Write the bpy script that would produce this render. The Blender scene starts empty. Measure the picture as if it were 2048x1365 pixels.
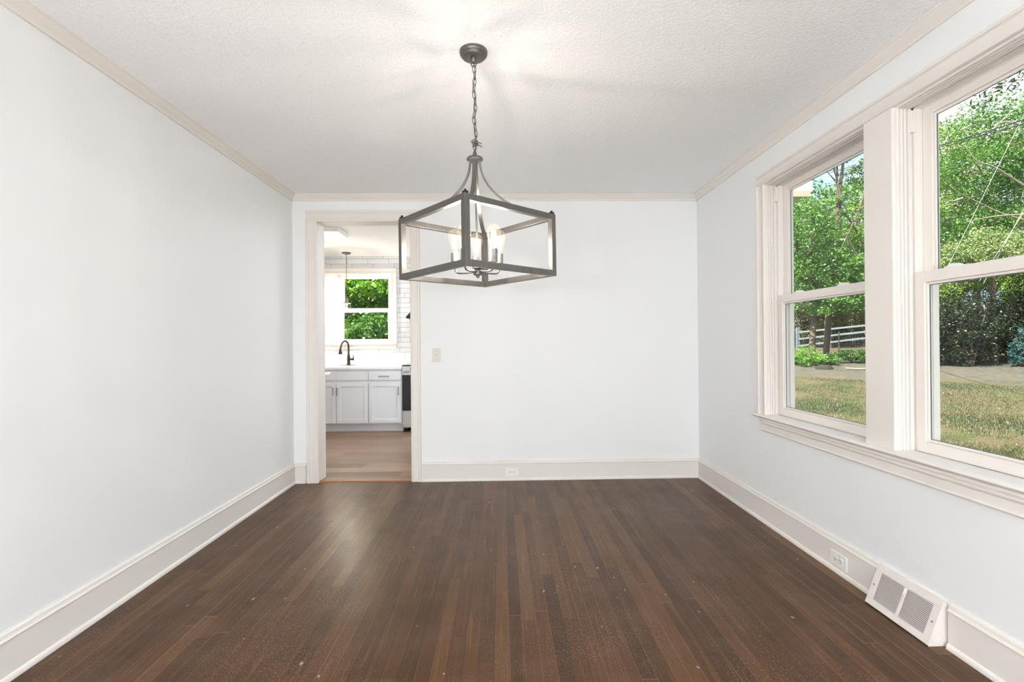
import bpy, math, random
import numpy as np
from mathutils import Vector, Matrix

# ------------------------------------------------------------------ camera, world, lights
SC = bpy.context.scene
COL = SC.collection
CAM_X, CAM_Z = 1.7562, 1.1797          # camera stands at y = 0, 1.18 m above the floor
YAW, PITCH, ROLL = math.radians(1.358), math.radians(0.121), math.radians(-0.471)
WID, DEP, HGT = 3.461, 4.116, 2.44      # room: left wall x=0, right wall x=WID, back wall y=DEP
KY, KH = 7.042, 2.45                    # kitchen back wall, kitchen ceiling
REAR = -4.6                             # rear end of the room, behind the camera

cam_data = bpy.data.cameras.new('camera')
cam_data.sensor_width = 36.0
cam_data.lens = 962.0 / 2048.0 * 36.0
cam_data.clip_start = 0.02
cam_data.clip_end = 400
cam = bpy.data.objects.new('camera', cam_data)
COL.objects.link(cam)
fw = Vector((math.sin(YAW) * math.cos(PITCH), math.cos(YAW) * math.cos(PITCH), math.sin(PITCH)))
rt = Vector((math.cos(YAW), -math.sin(YAW), 0))
up = rt.cross(fw)
r2 = math.cos(ROLL) * rt + math.sin(ROLL) * up
u2 = -math.sin(ROLL) * rt + math.cos(ROLL) * up
M3 = Matrix((r2, u2, -fw)).transposed()
cam.matrix_world = Matrix.Translation((CAM_X, 0, CAM_Z)) @ M3.to_4x4()
SC.camera = cam

SC.view_settings.view_transform = 'Standard'
SC.view_settings.look = 'None'
SC.view_settings.gamma = 1.0
SC.view_settings.use_curve_mapping = False
SC.view_settings.exposure = 1.08

SKY_STRENGTH = 0.75
SUN_STRENGTH = 8.0
BULB_W = 3.2          # each chandelier bulb
FILL_LAMP_E = 78.0         # opal globe floor lamps added behind the camera to brighten the room
PANEL_E = 0.6         # kitchen ceiling panel
PEND_W = 21.0
KFILL_E = 8.0        # extra kitchen panel, added out of view to brighten the kitchen

world = bpy.data.worlds.new('sky')
SC.world = world
world.use_nodes = True
wn, wl = world.node_tree.nodes, world.node_tree.links
wn.clear()
wo = wn.new('ShaderNodeOutputWorld'); wb = wn.new('ShaderNodeBackground')
tc = wn.new('ShaderNodeTexCoord'); nz = wn.new('ShaderNodeTexNoise'); cr = wn.new('ShaderNodeValToRGB')
nz.inputs['Scale'].default_value = 3.2; nz.inputs['Detail'].default_value = 6
cr.color_ramp.elements[0].position = 0.40; cr.color_ramp.elements[0].color = (0.44, 0.66, 0.95, 1)
cr.color_ramp.elements[1].position = 0.56; cr.color_ramp.elements[1].color = (0.96, 0.98, 1.0, 1)
wl.new(tc.outputs['Generated'], nz.inputs['Vector']); wl.new(nz.outputs['Fac'], cr.inputs['Fac'])
wl.new(cr.outputs['Color'], wb.inputs['Color']); wl.new(wb.outputs[0], wo.inputs[0])
wb.inputs['Strength'].default_value = SKY_STRENGTH

sun_d = bpy.data.lights.new('sun', 'SUN'); sun_d.energy = SUN_STRENGTH; sun_d.angle = math.radians(0.6)
sun_d.color = (1.0, 0.95, 0.86)
sun = bpy.data.objects.new('sun', sun_d); COL.objects.link(sun)
sun.rotation_euler = Vector((0.62, 0.34, -0.95)).to_track_quat('-Z', 'Y').to_euler()

SC.cycles.use_denoising = True
SC.cycles.max_bounces = 10
SC.cycles.diffuse_bounces = 6
SC.cycles.glossy_bounces = 4
SC.cycles.transmission_bounces = 6
SC.cycles.transparent_max_bounces = 16
SC.cycles.sample_clamp_indirect = 6
SC.cycles.caustics_reflective = False
SC.cycles.caustics_refractive = False

def portal(x0, x1, y0, y1, z0, z1, direction):
    """a light portal in a window opening: gives no light, only steers sampling of the sky"""
    d = bpy.data.lights.new('sky_portal', 'AREA'); d.shape = 'RECTANGLE'
    d.cycles.is_portal = True
    o = bpy.data.objects.new('sky_portal', d); COL.objects.link(o)
    o.location = ((x0 + x1) / 2, (y0 + y1) / 2, (z0 + z1) / 2)
    n = Vector(direction)
    o.rotation_euler = n.to_track_quat('-Z', 'Z').to_euler()
    d.size = max(x1 - x0, y1 - y0); d.size_y = z1 - z0
    return o

# ------------------------------------------------------------------ mesh builder
class MB:
    def __init__(s):
        s.v, s.f, s.T = [], [], None
    def add(s, vs, fs):
        n = len(s.v)
        if s.T: vs = [s.T(p) for p in vs]
        s.v += [tuple(p) for p in vs]; s.f += [tuple(i + n for i in f) for f in fs]
        return s
    def box(s, x0, x1, y0, y1, z0, z1):
        if x0 > x1: x0, x1 = x1, x0
        if y0 > y1: y0, y1 = y1, y0
        if z0 > z1: z0, z1 = z1, z0
        return s.add([(x0,y0,z0),(x1,y0,z0),(x1,y1,z0),(x0,y1,z0),(x0,y0,z1),(x1,y0,z1),(x1,y1,z1),(x0,y1,z1)],
                     [(3,2,1,0),(4,5,6,7),(0,1,5,4),(1,2,6,5),(2,3,7,6),(3,0,4,7)])
    def prism(s, prof, fn, a, b):
        """prof: 2-D outline; fn(p, q, t) -> point; extruded from t=a to t=b"""
        n = len(prof)
        vs = [fn(p, q, a) for p, q in prof] + [fn(p, q, b) for p, q in prof]
        fs = [tuple(range(n))[::-1], tuple(range(n, 2 * n))] + [(i, (i + 1) % n, n + (i + 1) % n, n + i) for i in range(n)]
        return s.add(vs, fs)
    def tube(s, path, r, n=10, closed=False, cap=True):
        P = [Vector(p) for p in path]; m = len(P)
        R = r if isinstance(r, (list, tuple)) else [r] * m
        vs, fs = [], []
        prev = None
        for i in range(m):
            if closed: t = P[(i + 1) % m] - P[i - 1]
            else: t = P[min(i + 1, m - 1)] - P[max(i - 1, 0)]
            t.normalize()
            if prev is None:
                a = Vector((0, 0, 1)) if abs(t.z) < 0.9 else Vector((1, 0, 0))
                prev = t.cross(a).normalized()
            prev = (prev - t * prev.dot(t)).normalized()
            bi = t.cross(prev)
            for k in range(n):
                an = 2 * math.pi * k / n
                vs.append(P[i] + (prev * math.cos(an) + bi * math.sin(an)) * R[i])
        for i in range(m - (0 if closed else 1)):
            j = (i + 1) % m
            for k in range(n):
                fs.append((i * n + k, i * n + (k + 1) % n, j * n + (k + 1) % n, j * n + k))
        if cap and not closed:
            fs.append(tuple(range(n))[::-1]); fs.append(tuple((m - 1) * n + k for k in range(n)))
        return s.add(vs, fs)
    def ribbon(s, path, wdir, w, t):
        """flat bar swept along path: w wide along wdir, t thick"""
        P = [Vector(p) for p in path]; wd = Vector(wdir).normalized(); m = len(P); vs, fs = [], []
        for i in range(m):
            tg = (P[min(i + 1, m - 1)] - P[max(i - 1, 0)]).normalized()
            nn = tg.cross(wd).normalized()
            for a, b in ((-1, -1), (1, -1), (1, 1), (-1, 1)):
                vs.append(P[i] + wd * (a * w / 2) + nn * (b * t / 2))
        for i in range(m - 1):
            for k in range(4):
                fs.append((i * 4 + k, i * 4 + (k + 1) % 4, i * 4 + 4 + (k + 1) % 4, i * 4 + 4 + k))
        fs.append((3, 2, 1, 0)); fs.append(tuple((m - 1) * 4 + k for k in range(4)))
        return s.add(vs, fs)
    def lathe(s, prof, c, n=32, axis='z'):
        """prof: list of (radius, height) from one end to the other"""
        vs, fs = [], []
        for r, h in prof:
            for k in range(n):
                an = 2 * math.pi * k / n
                a, b = r * math.cos(an), r * math.sin(an)
                vs.append({'z': (c[0] + a, c[1] + b, c[2] + h), 'y': (c[0] + a, c[1] + h, c[2] + b),
                           'x': (c[0] + h, c[1] + a, c[2] + b)}[axis])
        for i in range(len(prof) - 1):
            for k in range(n):
                fs.append((i * n + k, i * n + (k + 1) % n, (i + 1) * n + (k + 1) % n, (i + 1) * n + k))
        fs.append(tuple(range(n))[::-1]); fs.append(tuple((len(prof) - 1) * n + k for k in range(n)))
        return s.add(vs, fs)
    def build(s, name, mat, parent=None, smooth=False, bevel=0, origin=None, seg=2):
        off = Vector((0, 0, 0))
        if parent is not None:
            q = parent
            while q is not None:
                off += Vector(q.location); q = q.parent
        org = Vector(origin) if origin is not None else Vector((0, 0, 0))
        loc = (org - off) if origin is not None else Vector((0, 0, 0))
        tot = off + loc
        me = bpy.data.meshes.new(name)
        me.from_pydata([(x - tot.x, y - tot.y, z - tot.z) for x, y, z in s.v], [], s.f)
        me.update()
        import bmesh
        bm = bmesh.new(); bm.from_mesh(me); bmesh.ops.recalc_face_normals(bm, faces=bm.faces); bm.to_mesh(me); bm.free()
        if mat is not None: me.materials.append(mat)
        if smooth:
            for p in me.polygons: p.use_smooth = True
        o = bpy.data.objects.new(name, me); COL.objects.link(o)
        o.location = loc
        if parent is not None: o.parent = parent
        if bevel:
            m = o.modifiers.new('bevel', 'BEVEL'); m.width = bevel; m.segments = seg; m.limit_method = 'ANGLE'
            m.angle_limit = math.radians(40)
        if smooth == 'angle' or smooth:
            try:
                me.set_sharp_from_angle(angle=math.radians(38))
            except Exception: pass
        return o

def thing(name, label, cat, loc, group=None):
    o = bpy.data.objects.new(name, None); COL.objects.link(o); o.location = loc
    o.empty_display_size = 0.1
    o['label'] = label; o['category'] = cat
    if group: o['group'] = group
    return o
def tag(o, label, cat, group=None, kind=None):
    o['label'] = label; o['category'] = cat
    if group: o['group'] = group
    if kind: o['kind'] = kind
    return o
def struct(o, label=None, cat=None):
    o['kind'] = 'structure'
    if label: o['label'] = label
    if cat: o['category'] = cat
    return o
def sempty(name, loc, label=None, cat=None):
    o = bpy.data.objects.new(name, None); COL.objects.link(o); o.location = loc
    return struct(o, label, cat)

# ------------------------------------------------------------------ materials
def srgb(r, g, b):
    def f(c):
        c /= 255.0
        return c / 12.92 if c <= 0.04045 else ((c + 0.055) / 1.055) ** 2.4
    return (f(r), f(g), f(b), 1)
class NT:
    def __init__(s, name):
        s.m = bpy.data.materials.new(name); s.m.use_nodes = True
        s.n = s.m.node_tree.nodes; s.l = s.m.node_tree.links; s.n.clear()
        s.out = s.n.new('ShaderNodeOutputMaterial')
    def node(s, t, **kw):
        x = s.n.new(t)
        for k, v in kw.items(): setattr(x, k, v)
        return x
    def link(s, a, b): s.l.new(a, b)
    def math(s, op, a, b=None, c=None, clamp=False):
        x = s.n.new('ShaderNodeMath'); x.operation = op; x.use_clamp = clamp
        for i, q in enumerate((a, b, c)):
            if q is None: continue
            if isinstance(q, (int, float)): x.inputs[i].default_value = q
            else: s.l.new(q, x.inputs[i])
        return x.outputs[0]
    def mix(s, fac, a, b, blend='MIX'):
        x = s.n.new('ShaderNodeMix'); x.data_type = 'RGBA'; x.blend_type = blend
        for sock, q in ((x.inputs[0], fac), (x.inputs[6], a), (x.inputs[7], b)):
            if isinstance(q, (int, float)): sock.default_value = q
            elif isinstance(q, tuple): sock.default_value = q
            else: s.l.new(q, sock)
        return x.outputs[2]
    def coord(s, kind='Object'): return s.n.new('ShaderNodeTexCoord').outputs[kind]
    def mapping(s, v, scale=(1, 1, 1), loc=(0, 0, 0)):
        x = s.n.new('ShaderNodeMapping'); x.inputs['Scale'].default_value = scale; x.inputs['Location'].default_value = loc
        s.l.new(v, x.inputs['Vector']); return x.outputs[0]
    def noise(s, v, scale, detail=3, rough=0.5, dist=0.0):
        x = s.n.new('ShaderNodeTexNoise'); x.inputs['Scale'].default_value = scale
        x.inputs['Detail'].default_value = detail; x.inputs['Roughness'].default_value = rough
        x.inputs['Distortion'].default_value = dist
        s.l.new(v, x.inputs['Vector']); return x.outputs['Fac']
    def ramp(s, f, stops):
        x = s.n.new('ShaderNodeValToRGB'); e = x.color_ramp.elements
        while len(e) < len(stops): e.new(0.5)
        for i, (p, c) in enumerate(stops):
            e[i].position = p; e[i].color = c if isinstance(c, tuple) else (c, c, c, 1)
        s.l.new(f, x.inputs['Fac']); return x.outputs['Color']
    def bump(s, h, strength=0.3, dist=0.01):
        x = s.n.new('ShaderNodeBump'); x.inputs['Strength'].default_value = strength; x.inputs['Distance'].default_value = dist
        s.l.new(h, x.inputs['Height']); return x.outputs[0]
    def pbsdf(s, color, rough=0.5, metal=0.0, spec=0.5, normal=None, coat=0.0, coat_rough=0.1):
        b = s.n.new('ShaderNodeBsdfPrincipled')
        for k, q in (('Base Color', color), ('Roughness', rough), ('Metallic', metal)):
            if isinstance(q, (int, float, tuple)): b.inputs[k].default_value = q
            else: s.l.new(q, b.inputs[k])
        b.inputs['Specular IOR Level'].default_value = spec
        b.inputs['Coat Weight'].default_value = coat; b.inputs['Coat Roughness'].default_value = coat_rough
        if normal is not None:
            s.l.new(normal, b.inputs['Normal']); s.l.new(normal, b.inputs['Coat Normal'])
        s.l.new(b.outputs[0], s.out.inputs[0]); return b

def simple(name, rgb, rough=0.5, metal=0.0, spec=0.5, var=0.03, scale=4, bump=0.0, bscale=200):
    t = NT(name); c = srgb(*rgb); co = t.coord()
    f = t.noise(co, scale, 3)
    lo = tuple(x * (1 - var) for x in c[:3]) + (1,); hi = tuple(min(1, x * (1 + var)) for x in c[:3]) + (1,)
    colr = t.mix(f, lo, hi)
    nrm = t.bump(t.noise(co, bscale, 2), bump, 0.002) if bump else None
    t.pbsdf(colr, rough, metal, spec, nrm)
    return t.m

M = {}
M['wall'] = simple('wall_paint', (239, 240, 240), 0.62, spec=0.3, var=0.008, scale=1.5, bump=0.05, bscale=120)
M['trim'] = simple('trim_paint', (231, 226, 220), 0.55, spec=0.3, var=0.012, scale=6)
M['sash'] = simple('vinyl_sash', (232, 226, 220), 0.32, spec=0.5, var=0.01)
M['white_plastic'] = simple('white_plastic', (240, 238, 234), 0.35)
M['almond'] = simple('almond_plastic', (215, 209, 196), 0.4)
M['slot'] = simple('dark_slot', (40, 36, 32), 0.7)
M['gasket'] = simple('gasket_rubber', (104, 110, 108), 0.6)
M['cab'] = simple('cabinet_paint', (222, 224, 228), 0.35, var=0.01)
M['quartz'] = simple('white_quartz', (240, 239, 238), 0.15, var=0.015, scale=8)
M['steel'] = simple('stainless_steel', (190, 189, 188), 0.32, metal=0.9, var=0.03, scale=30)
M['nickel'] = simple('brushed_nickel', (150, 146, 142), 0.35, metal=0.85)
M['bronze'] = simple('dark_bronze', (62, 55, 50), 0.38, metal=0.7)
M['blackglass'] = simple('black_oven_glass', (34, 34, 36), 0.12, spec=0.6)
M['black'] = simple('black_metal', (32, 30, 30), 0.4, metal=0.3)
M['vent'] = simple('vent_enamel', (228, 222, 216), 0.4)
M['ventdark'] = simple('vent_inside', (92, 86, 80), 0.8)
M['oak_strip'] = simple('threshold_oak', (156, 104, 68), 0.4, var=0.12, scale=30)
M['bark'] = simple('bark', (104, 92, 78), 0.9, var=0.3, scale=14, bump=0.6, bscale=18)
M['bark_pale'] = simple('pale_bark', (150, 142, 122), 0.9, var=0.2, scale=10)
M['fence'] = simple('whitewashed_wood', (112, 122, 128), 0.7, var=0.1, scale=5)
M['wire'] = simple('galvanised_wire', (140, 142, 140), 0.5, metal=0.5)
M['cable'] = simple('black_cable', (44, 48, 50), 0.6)
M['cable_pale'] = simple('steel_cable', (186, 186, 170), 0.5)
M['siding'] = simple('pale_siding', (205, 212, 220), 0.7)
M['roof'] = simple('grey_roof', (96, 96, 98), 0.9)
M['eave'] = simple('eave_paint', (226, 224, 216), 0.6)
M['eave_edge'] = simple('eave_edge', (176, 168, 150), 0.7)
M['stump'] = simple('dark_wood', (44, 38, 34), 0.9)
M['rear_floor'] = simple('rear_carpet', (190, 180, 168), 0.9)

# chandelier metal: brushed gunmetal
t = NT('brushed_gunmetal'); co = t.coord()
br = t.noise(t.mapping(co, (260, 260, 9)), 1.0, 2)
c = t.mix(br, srgb(92, 89, 85), srgb(122, 118, 113))
t.pbsdf(c, t.math('ADD', t.math('MULTIPLY', br, 0.15), 0.33), 0.82, 0.5)
M['gunmetal'] = t.m

# stippled ceiling
t = NT('stippled_ceiling'); co = t.coord()
n1 = t.noise(co, 85, 3, 0.55); n2 = t.noise(co, 34, 2, 0.5)
h = t.math('ADD', t.ramp(n1, [(0.42, 0.0), (0.62, 1.0)]), t.math('MULTIPLY', n2, 0.6))
spk = t.ramp(t.noise(co, 120, 2, 0.5), [(0.30, 0.90), (0.40, 1.0)])
c = t.mix(1.0, srgb(248, 248, 248), spk, 'MULTIPLY')
t.pbsdf(c, 0.85, 0, 0.15, t.bump(h, 0.32, 0.004))
M['ceiling'] = t.m

def planks(name, along, width, length, cols, gapcol, rough, seed=0.0, grain=(70, 2.4), wear=0.0, coat=0.0, gapw=0.018, bumpst=0.25, contrast=0.5, spec=0.5):
    """board floor; along = 0 (boards run along x) or 1 (along y)"""
    t = NT(name); co = t.coord()
    sp = t.node('ShaderNodeSeparateXYZ'); t.link(co, sp.inputs[0])
    a, b = (sp.outputs[0], sp.outputs[1]) if along == 0 else (sp.outputs[1], sp.outputs[0])
    rowf = t.math('DIVIDE', t.math('ADD', b, 20.0 + seed), width)
    row = t.math('FLOOR', rowf); fr = t.math('SUBTRACT', rowf, row)
    wn1 = t.node('ShaderNodeTexWhiteNoise', noise_dimensions='1D'); t.link(row, wn1.inputs['W'])
    colf = t.math('ADD', t.math('DIVIDE', a, length), t.math('MULTIPLY', wn1.outputs['Value'], 17.3))
    coli = t.math('FLOOR', colf); fc = t.math('SUBTRACT', colf, coli)
    cv = t.node('ShaderNodeCombineXYZ'); t.link(row, cv.inputs[0]); t.link(coli, cv.inputs[1])
    wn2 = t.node('ShaderNodeTexWhiteNoise', noise_dimensions='2D'); t.link(cv.outputs[0], wn2.inputs['Vector'])
    rnd = wn2.outputs['Value']
    # grain: stretched along the board, shifted per board
    off = t.math('MULTIPLY', rnd, 40.0)
    gv = t.node('ShaderNodeCombineXYZ')
    t.link(t.math('ADD', t.math('MULTIPLY', a, grain[1]), off), gv.inputs[0])
    t.link(t.math('MULTIPLY', b, grain[0]), gv.inputs[1]); t.link(off, gv.inputs[2])
    g1 = t.noise(gv.outputs[0], 1.0, 4, 0.6, 0.6)
    gv2 = t.node('ShaderNodeCombineXYZ')
    t.link(t.math('ADD', t.math('MULTIPLY', a, 3.2), off), gv2.inputs[0])
    t.link(t.math('MULTIPLY', b, 20.0), gv2.inputs[1]); t.link(off, gv2.inputs[2])
    g2 = t.noise(gv2.outputs[0], 1.0, 2, 0.5, 0.3)
    ring = t.math('ABSOLUTE', t.math('SINE', t.math('MULTIPLY', g2, 55.0)))
    gv3 = t.node('ShaderNodeCombineXYZ')
    t.link(t.math('ADD', t.math('MULTIPLY', a, grain[1] * 3.0), off), gv3.inputs[0])
    t.link(t.math('MULTIPLY', b, grain[0] * 4.5), gv3.inputs[1]); t.link(off, gv3.inputs[2])
    g3 = t.noise(gv3.outputs[0], 1.0, 3, 0.65, 0.8)
    pores = t.ramp(g3, [(0.50, 0.0), (0.62, 1.0)])
    gg = t.math('ADD', t.math('ADD', t.math('MULTIPLY', g1, 0.50), t.math('MULTIPLY', t.math('POWER', ring, 2.0), 0.28)), t.math('MULTIPLY', pores, 0.26))
    base = t.ramp(rnd, [(i / (len(cols) - 1), srgb(*c)) for i, c in enumerate(cols)])
    cg = t.mix(t.math('MULTIPLY', t.math('SUBTRACT', gg, 0.40), 1.0, clamp=True), base, (0.015, 0.010, 0.007, 1))
    cg = t.mix(contrast, base, cg)
    hl = t.ramp(g1, [(0.30, 1.0), (0.44, 0.0)])
    cg = t.mix(t.math('MULTIPLY', hl, 0.30 * contrast), cg, srgb(*[min(255, int(q * 1.45)) for q in cols[-1]]))
    if wear:
        big = t.noise(co, 1.7, 3, 0.6)
        fine = t.ramp(t.noise(t.mapping(co, (1, 0.55, 1)), 190, 3, 0.75), [(0.54, 0.0), (0.70, 1.0)])
        wf = t.math('MULTIPLY', t.math('MULTIPLY', fine, t.ramp(big, [(0.42, 0.10), (0.62, 1.0)])), wear)
        cg = t.mix(wf, cg, srgb(172, 150, 136))
        blot = t.ramp(t.noise(co, 5.0, 3, 0.6), [(0.45, 0.0), (0.75, 1.0)])
        cg = t.mix(t.math('MULTIPLY', blot, 0.20), cg, srgb(128, 100, 84))
        flk = t.ramp(t.noise(t.mapping(co, (1, 0.5, 1)), 34, 1, 0.4), [(0.765, 0.0), (0.80, 1.0)])
        cg = t.mix(t.math('MULTIPLY', flk, 0.6), cg, srgb(196, 172, 148))
    # seams
    eb = t.math('MINIMUM', fr, t.math('SUBTRACT', 1.0, fr))
    gb = t.math('LESS_THAN', eb, gapw)
    ea = t.math('MINIMUM', fc, t.math('SUBTRACT', 1.0, fc))
    ga = t.math('LESS_THAN', ea, 0.0009 / length)
    gap = t.math('MAXIMUM', gb, ga)
    # a few seams are pale, most dark
    pale = t.math('GREATER_THAN', wn1.outputs['Value'], 0.80) if wear else 0.0
    gcol = t.mix(pale, srgb(*gapcol), srgb(150, 122, 96)) if wear else srgb(*gapcol)
    cg = t.mix(t.math('MULTIPLY', gap, 0.75), cg, gcol)
    hgt = t.math('SUBTRACT', t.math('MULTIPLY', gg, 0.35), gap)
    rr = t.math('ADD', t.math('MULTIPLY', t.noise(co, 3.0, 4, 0.65), 0.14), rough)
    rr = t.math('MAXIMUM', t.math('ADD', rr, t.math('MULTIPLY', g1, 0.10)), 0.288)
    t.pbsdf(cg, rr, 0, spec, t.bump(hgt, bumpst, 0.0012), coat=coat, coat_rough=0.32)
    return t.m
M['floor'] = planks('dark_oak_strip_floor', 1, 0.0572, 1.25,
                    [(66, 42, 22), (73, 47, 25), (77, 50, 27), (80, 52, 29), (85, 56, 32), (104, 74, 45)], (34, 23, 16),
                    0.20, 0.013, wear=0.60, coat=0.0, spec=0.21, contrast=0.85, bumpst=0.35)
M['lvp'] = planks('kitchen_plank_floor', 0, 0.16, 1.25,
                  [(104, 76, 54), (122, 92, 68), (134, 104, 80), (120, 98, 80), (146, 116, 92)], (96, 72, 54),
                  0.20, 0.05, grain=(34, 1.6), gapw=0.008, bumpst=0.08, contrast=0.35)

# subway tile, quarter-offset courses
t = NT('white_subway_tile'); co = t.coord()
sp = t.node('ShaderNodeSeparateXYZ'); t.link(co, sp.inputs[0])
TH, TL = 0.07165, 0.302
rf = t.math('DIVIDE', t.math('SUBTRACT', sp.outputs[2], 0.975 - TH * 30), TH)
rw = t.math('FLOOR', rf); fr = t.math('SUBTRACT', rf, rw)
cf = t.math('ADD', t.math('DIVIDE', sp.outputs[0], TL), t.math('ADD', t.math('MULTIPLY', rw, 0.25), 20.30))
ci = t.math('FLOOR', cf); fc = t.math('SUBTRACT', cf, ci)
er = t.math('MULTIPLY', t.math('MINIMUM', fr, t.math('SUBTRACT', 1.0, fr)), TH)
ec = t.math('MULTIPLY', t.math('MINIMUM', fc, t.math('SUBTRACT', 1.0, fc)), TL)
e = t.math('MINIMUM', er, ec)
g = t.math('LESS_THAN', e, 0.0024)
cv = t.node('ShaderNodeCombineXYZ'); t.link(rw, cv.inputs[0]); t.link(ci, cv.inputs[1])
w2 = t.node('ShaderNodeTexWhiteNoise', noise_dimensions='2D'); t.link(cv.outputs[0], w2.inputs['Vector'])
tb = t.mix(w2.outputs['Value'], srgb(221, 222, 224), srgb(229, 230, 231))
cc = t.mix(g, tb, srgb(150, 151, 155))
t.pbsdf(cc, t.math('ADD', t.math('MULTIPLY', g, 0.6), 0.12), 0, 0.5, t.bump(t.math('MINIMUM', e, 0.005), 0.5, 1.0))
M['tile'] = t.m

# thin glass for panes: clear with a fresnel reflection
def pane_mat(name, tint=(0.97, 0.98, 0.97), refl=1.0):
    t = NT(name)
    tr = t.node('ShaderNodeBsdfTransparent'); tr.inputs[0].default_value = (*tint, 1)
    gl = t.node('ShaderNodeBsdfGlossy'); gl.inputs['Roughness'].default_value = 0.0
    fz = t.node('ShaderNodeFresnel'); fz.inputs['IOR'].default_value = 1.45
    n = t.noise(t.coord(), 2.0, 1)
    nb = t.bump(n, 0.01, 0.01); t.link(nb, gl.inputs['Normal'])
    geo = t.node('ShaderNodeNewGeometry'); front = t.math('SUBTRACT', 1.0, geo.outputs['Backfacing'])
    mx = t.node('ShaderNodeMixShader'); t.link(t.math('MULTIPLY', t.math('MULTIPLY', fz.outputs[0], refl), front), mx.inputs[0])
    t.link(tr.outputs[0], mx.inputs[1]); t.link(gl.outputs[0], mx.inputs[2]); t.link(mx.outputs[0], t.out.inputs[0])
    return t.m
M['pane'] = pane_mat('window_glass', refl=0.8)
M['bulbglass'] = pane_mat('clear_shade_glass', (0.99, 0.985, 0.97), 1.0)
def glow_glass(name, col, st, tint):
    t = NT(name)
    tr = t.node('ShaderNodeBsdfTransparent'); tr.inputs[0].default_value = (*tint, 1)
    gl = t.node('ShaderNodeBsdfGlossy'); gl.inputs['Roughness'].default_value = 0.03
    fz = t.node('ShaderNodeFresnel'); fz.inputs['IOR'].default_value = 1.45
    e = t.node('ShaderNodeEmission'); e.inputs[0].default_value = (*col, 1); e.inputs[1].default_value = st
    geo = t.node('ShaderNodeNewGeometry'); front = t.math('SUBTRACT', 1.0, geo.outputs['Backfacing'])
    mx = t.node('ShaderNodeMixShader'); t.link(t.math('MULTIPLY', fz.outputs[0], front), mx.inputs[0]); t.link(tr.outputs[0], mx.inputs[1]); t.link(gl.outputs[0], mx.inputs[2])
    ad = t.node('ShaderNodeAddShader'); t.link(mx.outputs[0], ad.inputs[0]); t.link(e.outputs[0], ad.inputs[1]); t.link(ad.outputs[0], t.out.inputs[0])
    return t.m
M['bulb'] = glow_glass('lit_bulb_glass', (1.0, 0.90, 0.74), 0.06, (1.0, 0.97, 0.92))
def emit(name, col, st):
    t = NT(name); e = t.node('ShaderNodeEmission'); e.inputs[0].default_value = (*col, 1); e.inputs[1].default_value = st
    t.link(e.outputs[0], t.out.inputs[0]); return t.m
M['filament'] = emit('glowing_filament', (1.0, 0.80, 0.56), 14.0)
M['amber'] = emit('pendant_filament', (1.0, 0.62, 0.26), 9.0)
M['panel'] = emit('led_panel', (1.0, 0.99, 0.97), PANEL_E)
M['klamp'] = emit('led_panel_lit', (0.88, 0.95, 1.0), KFILL_E)
M['dome'] = emit('opal_globe', (0.92, 0.965, 1.0), FILL_LAMP_E)

def leaf_mat(name, dark, mid, light, scale=1.6, trans=0.35):
    t = NT(name); co = t.coord()
    big = t.noise(co, scale, 3, 0.6); fine = t.noise(co, 17, 2, 0.6)
    f = t.math('ADD', t.math('MULTIPLY', big, 0.55), t.math('MULTIPLY', fine, 0.45))
    c = t.ramp(f, [(0.36, srgb(*dark)), (0.50, srgb(*mid)), (0.64, srgb(*light))])
    d = t.node('ShaderNodeBsdfDiffuse'); tl = t.node('ShaderNodeBsdfTranslucent'); gl = t.node('ShaderNodeBsdfGlossy')
    gl.inputs['Roughness'].default_value = 0.45; gl.inputs[0].default_value = (0.8, 0.85, 0.9, 1)
    t.link(c, d.inputs[0]); t.link(c, tl.inputs[0])
    m1 = t.node('ShaderNodeMixShader'); m1.inputs[0].default_value = trans
    t.link(d.outputs[0], m1.inputs[1]); t.link(tl.outputs[0], m1.inputs[2])
    m2 = t.node('ShaderNodeMixShader'); m2.inputs[0].default_value = 0.05
    t.link(m1.outputs[0], m2.inputs[1]); t.link(gl.outputs[0], m2.inputs[2]); t.link(m2.outputs[0], t.out.inputs[0])
    return t.m
L = {}
L['fresh'] = leaf_mat('leaf_fresh_green', (58, 88, 34), (104, 146, 58), (168, 198, 96))
L['yellow'] = leaf_mat('leaf_yellow_green', (86, 106, 42), (134, 152, 66), (184, 192, 100))
L['mid'] = leaf_mat('leaf_mid_green', (48, 82, 34), (88, 134, 54), (132, 174, 80))
L['dark'] = leaf_mat('leaf_dark_green', (22, 32, 18), (42, 56, 30), (76, 88, 48))
L['lime'] = leaf_mat('leaf_lime', (104, 142, 28), (152, 190, 46), (198, 222, 84))
L['blue'] = leaf_mat('leaf_blue_green', (38, 76, 74), (66, 110, 106), (110, 156, 150))
L['olive'] = leaf_mat('leaf_olive', (58, 66, 32), (96, 102, 46), (160, 146, 66))
L['cream'] = leaf_mat('leaf_cream_green', (76, 96, 52), (124, 146, 84), (190, 200, 134))
L['vivid'] = leaf_mat('leaf_vivid_green', (52, 98, 22), (118, 176, 44), (190, 224, 96))

L['turf'] = leaf_mat('grass_blades', (56, 74, 38), (78, 88, 50), (112, 100, 72), 0.8)
# lawn
t = NT('patchy_lawn'); co = t.coord()
n1 = t.noise(co, 0.45, 4, 0.6); n2 = t.noise(co, 2.2, 4, 0.65); n3 = t.noise(co, 40, 3, 0.7)
c = t.ramp(n2, [(0.36, srgb(104, 92, 74)), (0.47, srgb(96, 92, 64)), (0.53, srgb(78, 90, 54)), (0.66, srgb(62, 84, 44))])
c = t.mix(t.ramp(n1, [(0.42, 0.0), (0.60, 0.7)]), c, srgb(116, 100, 80))
c = t.mix(t.math('MULTIPLY', n3, 0.45), c, srgb(52, 56, 34))
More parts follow.
